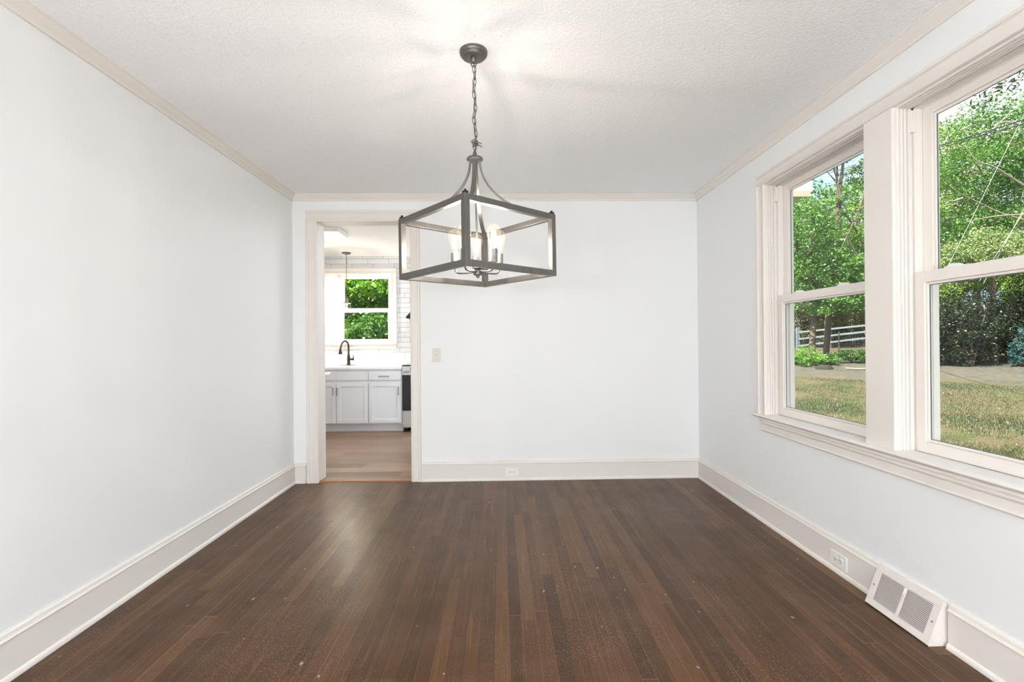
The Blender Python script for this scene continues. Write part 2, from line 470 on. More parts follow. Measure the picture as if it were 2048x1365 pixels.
# bare dirt strip towards the bed
sp = t.node('ShaderNodeSeparateXYZ'); t.link(co, sp.inputs[0])
dx = t.math('SUBTRACT', sp.outputs[0], CAM_X)
rr = t.math('SQRT', t.math('ADD', t.math('MULTIPLY', dx, dx), t.math('MULTIPLY', sp.outputs[1], sp.outputs[1])))
rr = t.math('ADD', rr, t.math('MULTIPLY', t.math('SUBTRACT', n2, 0.5), 16.0))
dirt = t.ramp(t.math('DIVIDE', rr, 40.0), [(0.44, 0.0), (0.48, 0.75), (0.66, 0.75), (0.72, 0.15)])
lit = t.ramp(t.noise(co, 6, 4, 0.7), [(0.45, 0.0), (0.60, 0.8)])
c = t.mix(dirt, c, t.mix(lit, t.mix(n3, srgb(74, 75, 74), srgb(108, 109, 108)), srgb(74, 60, 46)))
t.pbsdf(c, 0.95, 0, 0.1, t.bump(n3, 0.6, 0.03))
M['lawn'] = t.m

# ------------------------------------------------------------------ room shell
def grid_wall(name, fn, us, zs, holes, d0, d1, mat, label=None, extra_mat=None):
    """wall as one closed mesh with rectangular holes; fn(u, d, z) -> point"""
    b = MB()
    def hole(i, j):
        uc, zc = (us[i] + us[i + 1]) / 2, (zs[j] + zs[j + 1]) / 2
        return any(h[0] < uc < h[1] and h[2] < zc < h[3] for h in holes)
    for i in range(len(us) - 1):
        for j in range(len(zs) - 1):
            if hole(i, j): continue
            u0, u1, z0, z1 = us[i], us[i + 1], zs[j], zs[j + 1]
            for d, rev in ((d0, False), (d1, True)):
                q = [fn(u0, d, z0), fn(u1, d, z0), fn(u1, d, z1), fn(u0, d, z1)]
                b.add(q, [(0, 1, 2, 3)])
            for (ii, jj, ea, eb) in ((i - 1, j, (u0, z0), (u0, z1)), (i + 1, j, (u1, z0), (u1, z1)),
                                     (i, j - 1, (u0, z0), (u1, z0)), (i, j + 1, (u0, z1), (u1, z1))):
                out = ii < 0 or jj < 0 or ii >= len(us) - 1 or jj >= len(zs) - 1 or hole(ii, jj)
                if out:
                    b.add([fn(ea[0], d0, ea[1]), fn(eb[0], d0, eb[1]), fn(eb[0], d1, eb[1]), fn(ea[0], d1, ea[1])], [(0, 1, 2, 3)])
    o = b.build(name, mat)
    import bmesh
    bm = bmesh.new(); bm.from_mesh(o.data); bmesh.ops.remove_doubles(bm, verts=bm.verts, dist=1e-5)
    bmesh.ops.recalc_face_normals(bm, faces=bm.faces); bm.to_mesh(o.data); bm.free()
    return struct(o, label)

TW = 0.16
fr_right = lambda u, d, z: (WID + d, u, z)
fr_kit = lambda u, d, z: (u, KY + d, z)
fr_rear = lambda u, d, z: (u, REAR - d, z)
fr_left = lambda u, d, z: (-d, u, z)
# windows in the right wall: (u0, u1); opening z0..z1
WZ0, WZ1 = 0.70, 2.176
W1 = (2.189, 3.040); W2 = (1.177, 2.028)
R1 = (-3.4, -2.2); R2 = (-1.9, -0.7)          # more windows behind the camera
RZ = (0.70, 2.176)
struct(MB().box(-0.0, WID, REAR, DEP, -0.2, 0.0).build('floor', M['floor']), 'dark stained oak strip floor of the empty dining room')
struct(MB().box(-TW, WID + TW, REAR - TW, DEP + 0.075, HGT, HGT + 0.12).build('ceiling', M['ceiling']), 'white stippled dining room ceiling')
grid_wall('wall_left', fr_left, [REAR - TW, DEP], [0, HGT], [], 0, TW, M['wall'], 'plain white painted wall left of the doorway')
grid_wall('wall_right', fr_right, [REAR - TW, R1[0], R1[1], R2[0], R2[1], W2[0], W2[1], W1[0], W1[1], DEP + 0.15], [-0.6, WZ0 - 0.02, WZ1, HGT],
          [(*W1, WZ0 - 0.02, WZ1), (*W2, WZ0 - 0.02, WZ1), (*R1, RZ[0] - 0.02, RZ[1]), (*R2, RZ[0] - 0.02, RZ[1])], 0, TW, M['wall'], 'white painted wall holding the pair of windows')
DX0, DX1, DZ = 0.205, 0.992, 2.215
fr_back = lambda u, d, z: (u, DEP + d, z)
grid_wall('wall_back', fr_back, [-3.0, DX0 - 0.02, DX1 + 0.02, WID], [0, DZ + 0.02, HGT], [(DX0 - 0.02, DX1 + 0.02, 0, DZ + 0.02)], 0, 0.15, M['wall'], 'white painted wall pierced by the kitchen doorway')
grid_wall('wall_rear', fr_rear, [0, 0.35, 1.55, 1.9, 3.1, WID], [0, 0.68, 2.176, HGT], [(0.35, 1.55, 0.68, 2.176), (1.9, 3.1, 0.68, 2.176)], 0, TW, M['wall'], 'white wall behind the viewer')
portal(WID + 0.02, WID + 0.02, *W1, WZ0, WZ1, (-1, 0, 0))
portal(WID + 0.02, WID + 0.02, *W2, WZ0, WZ1, (-1, 0, 0))
portal(WID + 0.02, WID + 0.02, *R1, *RZ, (-1, 0, 0))
portal(WID + 0.02, WID + 0.02, *R2, *RZ, (-1, 0, 0))
portal(0.35, 1.55, REAR - 0.02, REAR - 0.02, 0.68, 2.176, (0, 1, 0))
portal(1.9, 3.1, REAR - 0.02, REAR - 0.02, 0.68, 2.176, (0, 1, 0))

# kitchen shell
KX0, KX1 = -2.9, 1.9
struct(MB().box(KX0, KX1, DEP, KY, -0.2, 0.002).build('floor', M['lvp']), 'wood look plank floor of the kitchen beyond the doorway')
struct(MB().box(KX0 - 0.1, KX1 + 0.1, DEP + 0.076, KY + TW, KH, KH + 0.12).build('ceiling', M['ceiling']), 'white stippled kitchen ceiling')
KW = (-0.607, 0.173); KW2 = (-1.545, -0.765); KZ = (1.179, 2.19)
grid_wall('wall_kitchen_far', fr_kit, [KX0, KW2[0], KW2[1], KW[0], KW[1], KX1], [-0.6, KZ[0] - 0.02, KZ[1], KH],
          [(*KW, KZ[0] - 0.02, KZ[1]), (*KW2, KZ[0] - 0.02, KZ[1])], 0, TW, M['tile'], 'far kitchen wall in white subway tile with grey grout')
struct(MB().box(KX0 - 0.1, KX0, DEP + 0.15, KY + TW, -0.6, KH).build('wall_kitchen_left', M['wall']), 'left kitchen wall')
struct(MB().box(KX1, KX1 + 0.1, DEP + 0.15, KY + TW, -0.6, KH).build('wall_kitchen_right', M['wall']), 'right kitchen wall')
portal(*KW, KY + 0.02, KY + 0.02, *KZ, (0, -1, 0))
portal(*KW2, KY + 0.02, KY + 0.02, *KZ, (0, -1, 0))
# roof slab over everything
struct(MB().box(-3.4, WID + 0.5, REAR - 0.6, KY + 0.5, 2.62, 2.80).build('roof', M['eave']), 'roof of the house above the rooms')

# crown mouldings and baseboards -----------------------------------------
CROWN = [(0, 0), (0.046, 0), (0.046, -0.006), (0.041, -0.008), (0.037, -0.014), (0.030, -0.024), (0.020, -0.034),
         (0.012, -0.040), (0.010, -0.045), (0.010, -0.052), (0, -0.052)]
BASE = [(0, 0), (0.024, 0), (0.024, 0.010), (0.021, 0.017), (0.016, 0.021), (0.0145, 0.022), (0.0145, 0.140),
        (0.0175, 0.142), (0.0185, 0.146), (0.0165, 0.150), (0.012, 0.152), (0.011, 0.156), (0.010, 0.166), (0.006, 0.170), (0, 0.170)]
def run(name, prof, fn, a, b, label, mat='trim', z=0.0):
    o = MB().prism([(p, q + z) for p, q in prof], fn, a, b).build(name, M[mat], smooth=True)
    return struct(o, label)
fL = lambda p, q, t: (p, t, q)
fR = lambda p, q, t: (WID - p, t, q)
fB = lambda p, q, t: (t, DEP - p, q)
run('trim_1', CROWN, fL, REAR, DEP, 'crown moulding along the top of the left wall', z=HGT)
run('trim_2', CROWN, fR, REAR, DEP, 'crown moulding along the top of the window wall', z=HGT)
run('trim_3', CROWN, fB, 0, WID, 'crown moulding above the doorway wall', z=HGT)
run('baseboard_left', BASE, fL, REAR, DEP, 'tall white baseboard along the left wall')
run('baseboard_right', BASE, fR, 2.128, DEP, 'tall baseboard from far corner to the floor register')
run('baseboard_right', BASE, fR, REAR, 1.790, 'tall baseboard on the near side of the floor register')
run('baseboard_back', BASE, fB, 1.0755, WID, 'tall baseboard right of the doorway')
run('baseboard_back', BASE, fB, 0, 0.1045, 'short piece of baseboard left of the doorway')

# doorway -----------------------------------------------------------------
dw = sempty('door_1', (0.6, DEP, 0), 'open cased doorway between the dining room and the kitchen')
CAS = [(0, 0), (0, 0.011), (0.004, 0.015), (0.010, 0.015), (0.014, 0.019), (0.020, 0.016), (0.060, 0.016), (0.064, 0.022),
       (0.080, 0.022), (0.083, 0.018), (0.083, 0)]
def sc(prof, w): k = w / prof[-1][0]; return [(p * k, q) for p, q in prof]
MB().prism(sc(CAS, 0.094), lambda p, q, t: (DX0 + 0.004 - p, DEP - q, t), 0, DZ + 0.0).build('side_casing', M['trim'], dw, smooth=True)
MB().prism(CAS, lambda p, q, t: (DX1 - 0.001 + p, DEP - q, t), 0, DZ + 0.0).build('side_casing', M['trim'], dw, smooth=True)
MB().prism(sc(CAS, 0.095), lambda p, q, t: (t, DEP - q, DZ - 0.001 + p), DX0 - 0.090, DX1 + 0.082).build('head_casing', M['trim'], dw, smooth=True)
jm = MB().box(DX0 - 0.019, DX0, DEP - 0.002, DEP + 0.152, 0.003, DZ + 0.019).box(DX1, DX1 + 0.019, DEP - 0.002, DEP + 0.152, 0.003, DZ + 0.019)
jm.box(DX0, DX1, DEP - 0.002, DEP + 0.152, DZ, DZ + 0.019)
jm.build('jamb', M['trim'], dw, bevel=0.001)
MB().prism(sc(CAS, 0.094), lambda p, q, t: (DX0 + 0.004 - p, DEP + 0.15 + q, t), 0.003, DZ).build('kitchen_casing', M['trim'], dw, smooth=True)
th = MB().prism([(0, 0), (0.05, 0), (0.046, 0.007), (0.036, 0.010), (0.014, 0.010), (0.004, 0.007)],
                lambda p, q, t: (t, DEP + 0.012 + p, 0.0005 + q), DX0, DX1).build('trim_4', M['oak_strip'], smooth=True)
struct(th, 'reddish oak threshold strip across the doorway')

# double-hung windows -------------------------------------------------------
LINER = [(-0.03, 0), (0, 0), (0.001, 0.006), (0.005, 0.009), (0.009, 0.008), (0.0115, 0.002), (0.0145, 0.002), (0.0165, 0.009), (0.021, 0.011), (0.025, 0.009), (0.0265, 0.003),
         (0.0295, 0.003), (0.031, 0.010), (0.035, 0.0125), (0.039, 0.011), (0.041, 0.004), (0.0445, 0.004), (0.046, 0.013), (0.056, 0.013), (0.056, 0.002),
         (0.070, 0.002), (0.070, 0.013), (0.100, 0.013), (0.100, 0.016), (0.104, 0.016), (0.104, 0.005), (0.138, 0.005), (0.138, 0.022), (0.165, 0.022), (0.165, -0.03)]
LINER = [(max(p, 0.0), q) if q >= 0 else (p, q) for p, q in LINER[1:]]
def sash(fn, name, root, u0, u1, z0, z1, d0, d1, stile, rb, rt_, dg, label=None):
    """sash frame: outer u0..u1, z0..z1, depth d0..d1, with a raised bead round the glass"""
    b = MB()
    def bx(a, b_, c, d, e, f):
        pts = [fn(a, c, e), fn(b_, c, e), fn(b_, d, e), fn(a, d, e), fn(a, c, f), fn(b_, c, f), fn(b_, d, f), fn(a, d, f)]
        b.add(pts, [(3,2,1,0),(4,5,6,7),(0,1,5,4),(1,2,6,5),(2,3,7,6),(3,0,4,7)])
    bx(u0, u0 + stile, d0, d1, z0, z1); bx(u1 - stile, u1, d0, d1, z0, z1)
    bx(u0 + stile, u1 - stile, d0, d1, z0, z0 + rb); bx(u0 + stile, u1 - stile, d0, d1, z1 - rt_, z1)
    o = b.build(name, M['sash'], root, bevel=0.0015)
    g = 0.011
    b = MB()
    a0, a1, c0, c1 = u0 + stile, u1 - stile, z0 + rb, z1 - rt_
    dd = d0 + 0.007
    bx(a0, a0 + g, dd, dg, c0, c1); bx(a1 - g, a1, dd, dg, c0, c1)
    bx(a0 + g, a1 - g, dd, dg, c0, c0 + g); bx(a0 + g, a1 - g, dd, dg, c1 - g, c1)
    bead = b.build('glazing_bead', M['sash'], root, bevel=0.003)
    b = MB(); s = 0.0022
    bx(a0 + g, a0 + g + s, dg - 0.001, dg + 0.003, c0 + g, c1 - g); bx(a1 - g - s, a1 - g, dg - 0.001, dg + 0.003, c0 + g, c1 - g)
    bx(a0 + g + s, a1 - g - s, dg - 0.001, dg + 0.003, c0 + g, c0 + g + s); bx(a0 + g + s, a1 - g - s, dg - 0.001, dg + 0.003, c1 - g - s, c1 - g)
    b.build('gasket', M['gasket'], root)
    b = MB(); bx(a0 + 0.004, a1 - 0.004, dg + 0.0005, dg + 0.0035, c0 + 0.004, c1 - 0.004)
    b.build('glass_pane', M['pane'], root)
    return o
def window(n, fn, u0, u1, z0, z1, zm, label, locks=(), caps=True, k=1.0):
    root = sempty(n, fn((u0 + u1) / 2, 0.08, z0), label)
    liner = MB().prism(LINER, lambda p, q, t: fn(u1 - q, p, t), z0, z1)
    liner.prism(LINER, lambda p, q, t: fn(u0 + q, p, t), z0, z1)
    liner.build('side_jamb', M['sash'] if k < 1 else M['trim'], root)
    MB().prism(LINER, lambda p, q, t: fn(t, p, z1 - q), u0 + 0.002, u1 - 0.002).build('head_jamb', M['trim'], root)
    MB().prism([(0.055, -0.018), (0.055, 0.0), (0.175, -0.012), (0.19, -0.014), (0.19, -0.03), (0.175, -0.03), (0.165, -0.02)],
               lambda p, q, t: fn(t, p, z0 + q), u0 + 0.001, u1 - 0.001).build('sill', M['sash'], root)
    s = 0.014
    # upper sash sits in the outer track, lower sash in the inner one
    sash(fn, 'upper_sash', root, u0 + s, u1 - s, zm - 0.045, z1 - 0.013, 0.105, 0.137, 0.046, 0.040, 0.038, 0.118)
    sash(fn, 'lower_sash', root, u0 + s, u1 - s, z0 + 0.003, zm, 0.066, 0.100, 0.046, 0.046, 0.046, 0.080)
    if caps:
        for a, b_ in ((u0 + 0.002, u0 + 0.022), (u1 - 0.022, u1 - 0.002)):
            bb = MB(); pts = [fn(a, 0.050, z1 - 0.115), fn(b_, 0.050, z1 - 0.115), fn(b_, 0.074, z1 - 0.115), fn(a, 0.074, z1 - 0.115),
                              fn(a, 0.050, z1 - 0.022), fn(b_, 0.050, z1 - 0.022), fn(b_, 0.074, z1 - 0.022), fn(a, 0.074, z1 - 0.022)]
            bb.add(pts, [(3,2,1,0),(4,5,6,7),(0,1,5,4),(1,2,6,5),(2,3,7,6),(3,0,4,7)]); bb.build('balance_cover', M['sash'], root, bevel=0.003)
    for lu in locks:
        prof = [(-0.040, 0), (0.040, 0), (0.036, 0.004), (0.026, 0.007), (0.018, 0.013), (0.004, 0.015), (-0.012, 0.013), (-0.022, 0.007), (-0.036, 0.004)]
        MB().prism(prof, lambda p, q, t: fn(lu + p, t, zm + q), 0.070, 0.096).build('sash_lock', M['white_plastic'], root, smooth=True, bevel=0.002)
    return root
window('window_1', fr_right, *W1, WZ0, WZ1, 1.461, 'far double hung window of the pair, beside the doorway wall corner', locks=(2.46, 2.83))
window('window_2', fr_right, *W2, WZ0, WZ1, 1.461, 'near double hung window of the pair, cut by the photo edge', locks=(1.45, 1.845))
window('window_3', fr_kit, *KW, *KZ, 1.690, 'kitchen window behind the faucet', k=0.5)
window('window_4', fr_kit, *KW2, *KZ, 1.690, 'left kitchen window, mostly hidden by the doorway', k=0.5)
window('window_5', fr_right, *R1, *RZ, 1.461, 'window behind the viewer')
window('window_6', fr_right, *R2, *RZ, 1.461, 'second window behind the viewer')

# casing set round the pair in the right wall
wt = sempty('trim_5', (WID, 2.1, 0.6), 'painted casing, mullion, stool and apron round the pair of windows')
WC = [(0, 0), (0, 0.013), (0.004, 0.018), (0.010, 0.018), (0.013, 0.016), (0.056, 0.016), (0.060, 0.019), (0.064, 0.017), (0.067, 0.024), (0.080, 0.024), (0.083, 0.020), (0.083, 0)]
MB().prism(sc(WC, 0.082), lambda p, q, t: (WID - q, W1[1] + p, t), WZ0 - 0.002, WZ1).build('side_casing', M['trim'], wt, smooth=True)
MB().prism(sc(WC, 0.082), lambda p, q, t: (WID - q, W2[0] - p, t), WZ0 - 0.002, WZ1).build('side_casing', M['trim'], wt, smooth=True)
MB().prism(sc(WC, 0.075), lambda p, q, t: (WID - q, t, WZ1 + p), W2[0] - 0.080, W1[1] + 0.080).build('head_casing', M['trim'], wt, smooth=True)
MB().box(WID - 0.0165, WID + 0.001, W2[1] - 0.001, W1[0] + 0.001, WZ0 - 0.002, WZ1).build('mullion', M['trim'], wt, bevel=0.003)
MB().prism([(0.058, -0.024), (-0.024, -0.024), (-0.032, -0.020), (-0.036, -0.012), (-0.032, -0.004), (-0.024, 0), (-0.004, 0), (0.010, 0.004), (0.058, 0.004)],
           lambda p, q, t: (WID + p, t, 0.699 + q), W2[1] - 0.85 + 0.0, W1[1] - 0.0).build('stool', M['trim'], wt, smooth=True)
MB().prism([(0.0, -0.024), (-0.024, -0.024), (-0.032, -0.020), (-0.036, -0.012), (-0.032, -0.004), (-0.024, 0), (0.0, 0)],
           lambda p, q, t: (WID + p, t, 0.699 + q), W1[1] + 0.0001, 3.162).build('stool_horn', M['trim'], wt, smooth=True)
MB().prism([(0, 0), (-0.012, 0), (-0.018, 0.004), (-0.018, 0.008), (-0.014, 0.012), (-0.014, 0.044), (-0.008, 0.046), (-0.008, 0.049), (-0.019, 0.051), (-0.021, 0.056), (-0.019, 0.060), (-0.013, 0.062),
            (-0.013, 0.065), (-0.024, 0.070), (-0.024, 0.0825), (0, 0.0825)],
           lambda p, q, t: (WID + p, t, 0.592 + q), W2[0] - 0.06, 3.098).build('apron', M['trim'], wt, smooth=True)

# casing set in the kitchen
kt = sempty('trim_6', (-0.6, KY, 1.1), 'painted casing, stool and apron round the kitchen windows')
KC = sc(WC, 0.078)
MB().prism(KC, lambda p, q, t: (KW[1] + p, KY - q, t), KZ[0], KZ[1]).build('side_casing', M['trim'], kt, smooth=True)
MB().prism(KC, lambda p, q, t: (KW2[0] - p, KY - q, t), KZ[0], KZ[1]).build('side_casing', M['trim'], kt, smooth=True)
MB().prism(KC, lambda p, q, t: (t, KY - q, KZ[1] + p), KW2[0] - 0.078, KW[1] + 0.078).build('head_casing', M['trim'], kt, smooth=True)
MB().box(KW2[1] - 0.001, KW[0] + 0.001, KY - 0.0165, KY + 0.001, KZ[0], KZ[1]).build('mullion', M['trim'], kt, bevel=0.003)
MB().box(KW2[0] - 0.09, KW[1] + 0.086, KY - 0.042, KY - 0.0001, KZ[0] - 0.022, KZ[0] - 0.0005).build('stool', M['trim'], kt, bevel=0.006)
MB().box(KW2[0], KW[1] + 0.0, KY + 0.0, KY + 0.058, KZ[0] - 0.019, KZ[0] + 0.003).build('inner_stool', M['trim'], kt)
MB().box(KW2[0] - 0.07, KW[1] + 0.070, KY - 0.018, KY - 0.0001, 1.099, KZ[0] - 0.0225).build('apron', M['trim'], kt, bevel=0.003)

# ------------------------------------------------------------------ chandelier
CHX, CHY = 1.651, 2.085
ch = thing('chandelier', 'square open box chandelier in grey metal with five bulbs hanging on a chain', 'chandelier', (CHX, CHY, HGT))
G = M['gunmetal']
MB().lathe([(0.0605, 0), (0.0605, -0.008), (0.0585, -0.015), (0.054, -0.020), (0.0505, -0.021), (0.0495, -0.025), (0.046, -0.027), (0.012, -0.0275),
            (0.0115, -0.036), (0.009, -0.044), (0.006, -0.048)], (CHX - 0.002, CHY, HGT), 40).build('canopy', G, ch, smooth=True)
MB().tube([(CHX - 0.002 + 0.011 * math.cos(a), CHY, 2.385 + 0.011 * math.sin(a)) for a in np.linspace(0, 2 * math.pi, 17)[:-1]], 0.0024, 8, closed=True).build('canopy_loop', G, ch, smooth=True)
# chain: alternating oval links that wander a little
chain_pts = []
zt, zb = 2.378, 2.016
NL = 13
wob = [0, .001, .003, -.001, -.002, .002, .004, .003, -.003, .000, .004, .006, .002, .000]
chain = MB()
chain_root = None
for i in range(NL):
    za = zt + (zb - zt) * i / NL + 0.0045; zc = zt + (zb - zt) * (i + 1) / NL - 0.0045
    xa, xb = CHX + wob[i], CHX + wob[i + 1]
    A, B = Vector((xa, CHY, za)), Vector((xb, CHY, zc))
    ax = (B - A).normalized(); ang = math.radians(20 + 90 * (i % 2) + (i * 37 % 29))
    side = Vector((math.cos(ang), math.sin(ang), 0)); side = (side - ax * side.dot(ax)).normalized()
    Ln = (B - A).length; c0 = (A + B) / 2; w = 0.0078
    pts = []
    for k in range(20):
        a = 2 * math.pi * k / 20
        pts.append(c0 + ax * (math.cos(a) * Ln / 2) + side * (math.copysign(abs(math.sin(a)) ** 0.8, math.sin(a)) * w))
    o = MB().tube(pts, 0.00165, 6, closed=True).build('chain_link' if i else 'chain', G, ch if i == 0 else chain_root, smooth=True)
    if i == 0: chain_root = o
cord = [(CHX, CHY, 2.39)] + [(CHX + wob[i] + 0.0025 * math.sin(i * 1.7), CHY + 0.0025 * math.cos(i * 1.7), zt + (zb - zt) * i / NL) for i in range(1, NL)] + [(CHX, CHY, 2.0)]
MB().tube(cord, 0.0016, 6).build('cord', M['black'], ch, smooth=True)
# twisted surplus wire tied round the bottom of the chain
kn = MB(); rnd = random.Random(3)
pts = []
for k in range(60):
    a = k * 0.72
    pts.append((CHX + 0.003 + (0.010 + 0.005 * math.sin(k * 0.37)) * math.cos(a), CHY + 0.010 * math.sin(a), 2.054 - 0.024 * k / 60 + 0.005 * math.sin(k * 1.3)))
kn.tube(pts, 0.0013, 5)
kn.tube([(CHX + 0.006, CHY - 0.01, 2.048), (CHX + 0.016, CHY - 0.012, 2.042), (CHX + 0.030, CHY - 0.014, 2.034)], [0.0016, 0.0018, 0.002], 6)
kn.tube([(CHX + 0.006, CHY - 0.006, 2.038), (CHX + 0.018, CHY - 0.012, 2.030), (CHX + 0.032, CHY - 0.014, 2.021)], [0.0016, 0.0022, 0.0022], 6)
kn.tube([(CHX - 0.002, CHY, 2.052), (CHX - 0.014, CHY - 0.006, 2.050), (CHX - 0.017, CHY - 0.006, 2.044), (CHX - 0.008, CHY - 0.006, 2.042)], 0.0014, 6)
kn.build('tied_wire', G, ch, smooth=True)
MB().lathe([(0.006, 0.030), (0.0075, 0.022), (0.010, 0.014), (0.012, 0.008), (0.020, 0.006), (0.033, 0.001), (0.0355, -0.003), (0.0355, -0.008), (0.030, -0.010),
            (0.028, -0.014), (0.010, -0.016), (0.009, -0.03)], (CHX, CHY, 1.978), 36).build('hub', G, ch, smooth=True)
# the cage, slightly out of plumb below the hub
CR = -0.0737; ZB, ZT, HALF = 1.4588, 1.7235, 0.3426
cxc, cyc = 1.6574, 2.085
def tilt(p):
    x, y, z = p
    dz = z - 1.7235
    tx, ty = -0.0094, 0.0066
    return (x + tx * (z - ZB), y + ty * (z - ZB), z - tx * (x - cxc) - ty * (y - cyc))
cr_, sr_ = math.cos(CR), math.sin(CR)
def loc2(u, v, z):          # cage frame: u, v run along the half diagonals
    return (cxc + cr_ * u - sr_ * v, cyc + sr_ * u + cr_ * v, z)
c45 = math.sqrt(0.5)
def sq(a, b, z):            # a, b run along the sides
    return loc2(c45 * (a - b), c45 * (a + b), z)
S = HALF * c45; B_ = 0.0235
def bar(a0, a1, b0, b1, z0, z1, name, lab=None):
    b = MB(); b.T = tilt
    pts = [sq(a0, b0, z0), sq(a1, b0, z0), sq(a1, b1, z0), sq(a0, b1, z0), sq(a0, b0, z1), sq(a1, b0, z1), sq(a1, b1, z1), sq(a0, b1, z1)]
    b.add(pts, [(3,2,1,0),(4,5,6,7),(0,1,5,4),(1,2,6,5),(2,3,7,6),(3,0,4,7)])
    return b.build(name, G, ch, bevel=0.0008)
for z0, z1 in ((ZB, ZB + B_), (ZT - B_, ZT)):
    for s in (-1, 1):
        bar(-S + B_, S - B_, s * S, s * (S - B_), z0, z1, 'cage_rail')
        bar(s * S, s * (S - B_), -S + B_, S - B_, z0, z1, 'cage_rail')
for sa in (-1, 1):
    for sb in (-1, 1):
        bar(sa * S, sa * (S - B_), sb * S, sb * (S - B_), ZB, ZT, 'cage_post')
        a, b_ = sa * (S - 0.012), sb * (S - 0.012)
        f = MB(); f.T = tilt
        for h, z0, z1 in ((0.0085, ZT, ZT + 0.009), (0.0035, ZT + 0.009, ZT + 0.016)):
            f.add([sq(a - h, b_ - h, z0), sq(a + h, b_ - h, z0), sq(a + h, b_ + h, z0), sq(a - h, b_ + h, z0),
                   sq(a - h, b_ - h, z1), sq(a + h, b_ - h, z1), sq(a + h, b_ + h, z1), sq(a - h, b_ + h, z1)],
                  [(3,2,1,0),(4,5,6,7),(0,1,5,4),(1,2,6,5),(2,3,7,6),(3,0,4,7)])
        f.build('corner_finial', M['black'], ch)
def crom(P, n=6):
    P = [Vector(p) for p in P]; Q = [P[0]] + P + [P[-1]]; out = []
    for i in range(1, len(Q) - 2):
        for k in range(n):
            t_ = k / n; a, b, c, d = Q[i - 1], Q[i], Q[i + 1], Q[i + 2]
            out.append(0.5 * ((2 * b) + (c - a) * t_ + (2 * a - 5 * b + 4 * c - d) * t_ ** 2 + (3 * b - a - 3 * c + d) * t_ ** 3))
    return out + [P[-1]]
ARM = [(0.021, 1.972), (0.0225, 1.945), (0.028, 1.917), (0.040, 1.886), (0.067, 1.843), (0.114, 1.797), (0.170, 1.763), (0.240, 1.737), (0.318, 1.722)]
for du, dv in ((1, 0), (-1, 0), (0, 1), (0, -1)):
    d = Vector((cr_ * du - sr_ * dv, sr_ * du + cr_ * dv, 0))
    path = []
    for r, z in ARM:
        k = min(1, (1.972 - z) / 0.25)
        e = Vector((cxc - 0.0025, cyc + 0.0017, 0)) * k + Vector((CHX, CHY, 0)) * (1 - k)
        path.append((e.x + d.x * r, e.y + d.y * r, z))
    MB().ribbon(crom(path), (-d.y, d.x, 0), 0.0175, 0.0085).build('arm', G, ch, smooth=True)
# centre stem and lamp cluster
kx, ky = cxc + 0.003, cyc - 0.002
MB().tube([(CHX, CHY, 1.955), (kx, ky, 1.50)], 0.0042, 10).build('stem', G, ch, smooth=True)
MB().lathe([(0.003, -0.022), (0.0065, -0.020), (0.0065, -0.012), (0.019, -0.010), (0.021, -0.006), (0.021, -0.002), (0.012, 0.000), (0.011, 0.012), (0.016, 0.016),
            (0.018, 0.020), (0.010, 0.024), (0.005, 0.028)], (kx, ky, 1.4800), 28).build('lower_hub', G, ch, smooth=True)
bulb_sites = []
for k in range(5):
    a = math.radians(43 + 72 * k)
    dx, dy = math.sin(a), -math.cos(a)
    R_ = 0.103
    p = [(0.010, 1.485), (0.06, 1.4805), (0.088, 1.482), (0.099, 1.490), (0.103, 1.503), (0.103, 1.516)]
    MB().tube(crom([(kx + dx * r, ky + dy * r, z) for r, z in p], 5), 0.0037, 8).build('lamp_arm', G, ch, smooth=True)
    sx, sy = kx + dx * R_, ky + dy * R_
    MB().lathe([(0.006, 0), (0.0175, 0.001), (0.018, 0.004), (0.0166, 0.008), (0.0166, 0.055), (0.0150, 0.057)], (sx, sy, 1.514), 24).build('socket', M['nickel'], ch, smooth=True)
    bp = [(0.012, 0.0), (0.0135, 0.006), (0.016, 0.018), (0.021, 0.036), (0.0265, 0.052), (0.0300, 0.066), (0.0300, 0.076), (0.0270, 0.088), (0.0205, 0.097), (0.011, 0.103), (0.003, 0.105)]
    bulb = MB().lathe(bp, (sx, sy, 1.570), 28).build('bulb', M['bulb'], ch, smooth=True)
    fl = MB()
    for q in range(6):
        an = q * math.pi / 3
        fl.tube([(sx + 0.005 * math.cos(an), sy + 0.005 * math.sin(an), 1.590), (sx + 0.0095 * math.cos(an + 0.2), sy + 0.0095 * math.sin(an + 0.2), 1.618),
                 (sx + 0.0075 * math.cos(an), sy + 0.0075 * math.sin(an), 1.645)], 0.0024, 6)
    fl.build('filament', M['filament'], bulb, smooth=True)
    ld = bpy.data.lights.new('bulb_light', 'POINT'); ld.energy = BULB_W; ld.shadow_soft_size = 0.012; ld.color = (1.0, 0.97, 0.93)
    lo = bpy.data.objects.new('bulb_light', ld); COL.objects.link(lo); lo.parent = bulb
    lo.location = Vector((sx, sy, 1.618)) - Vector(ch.location)

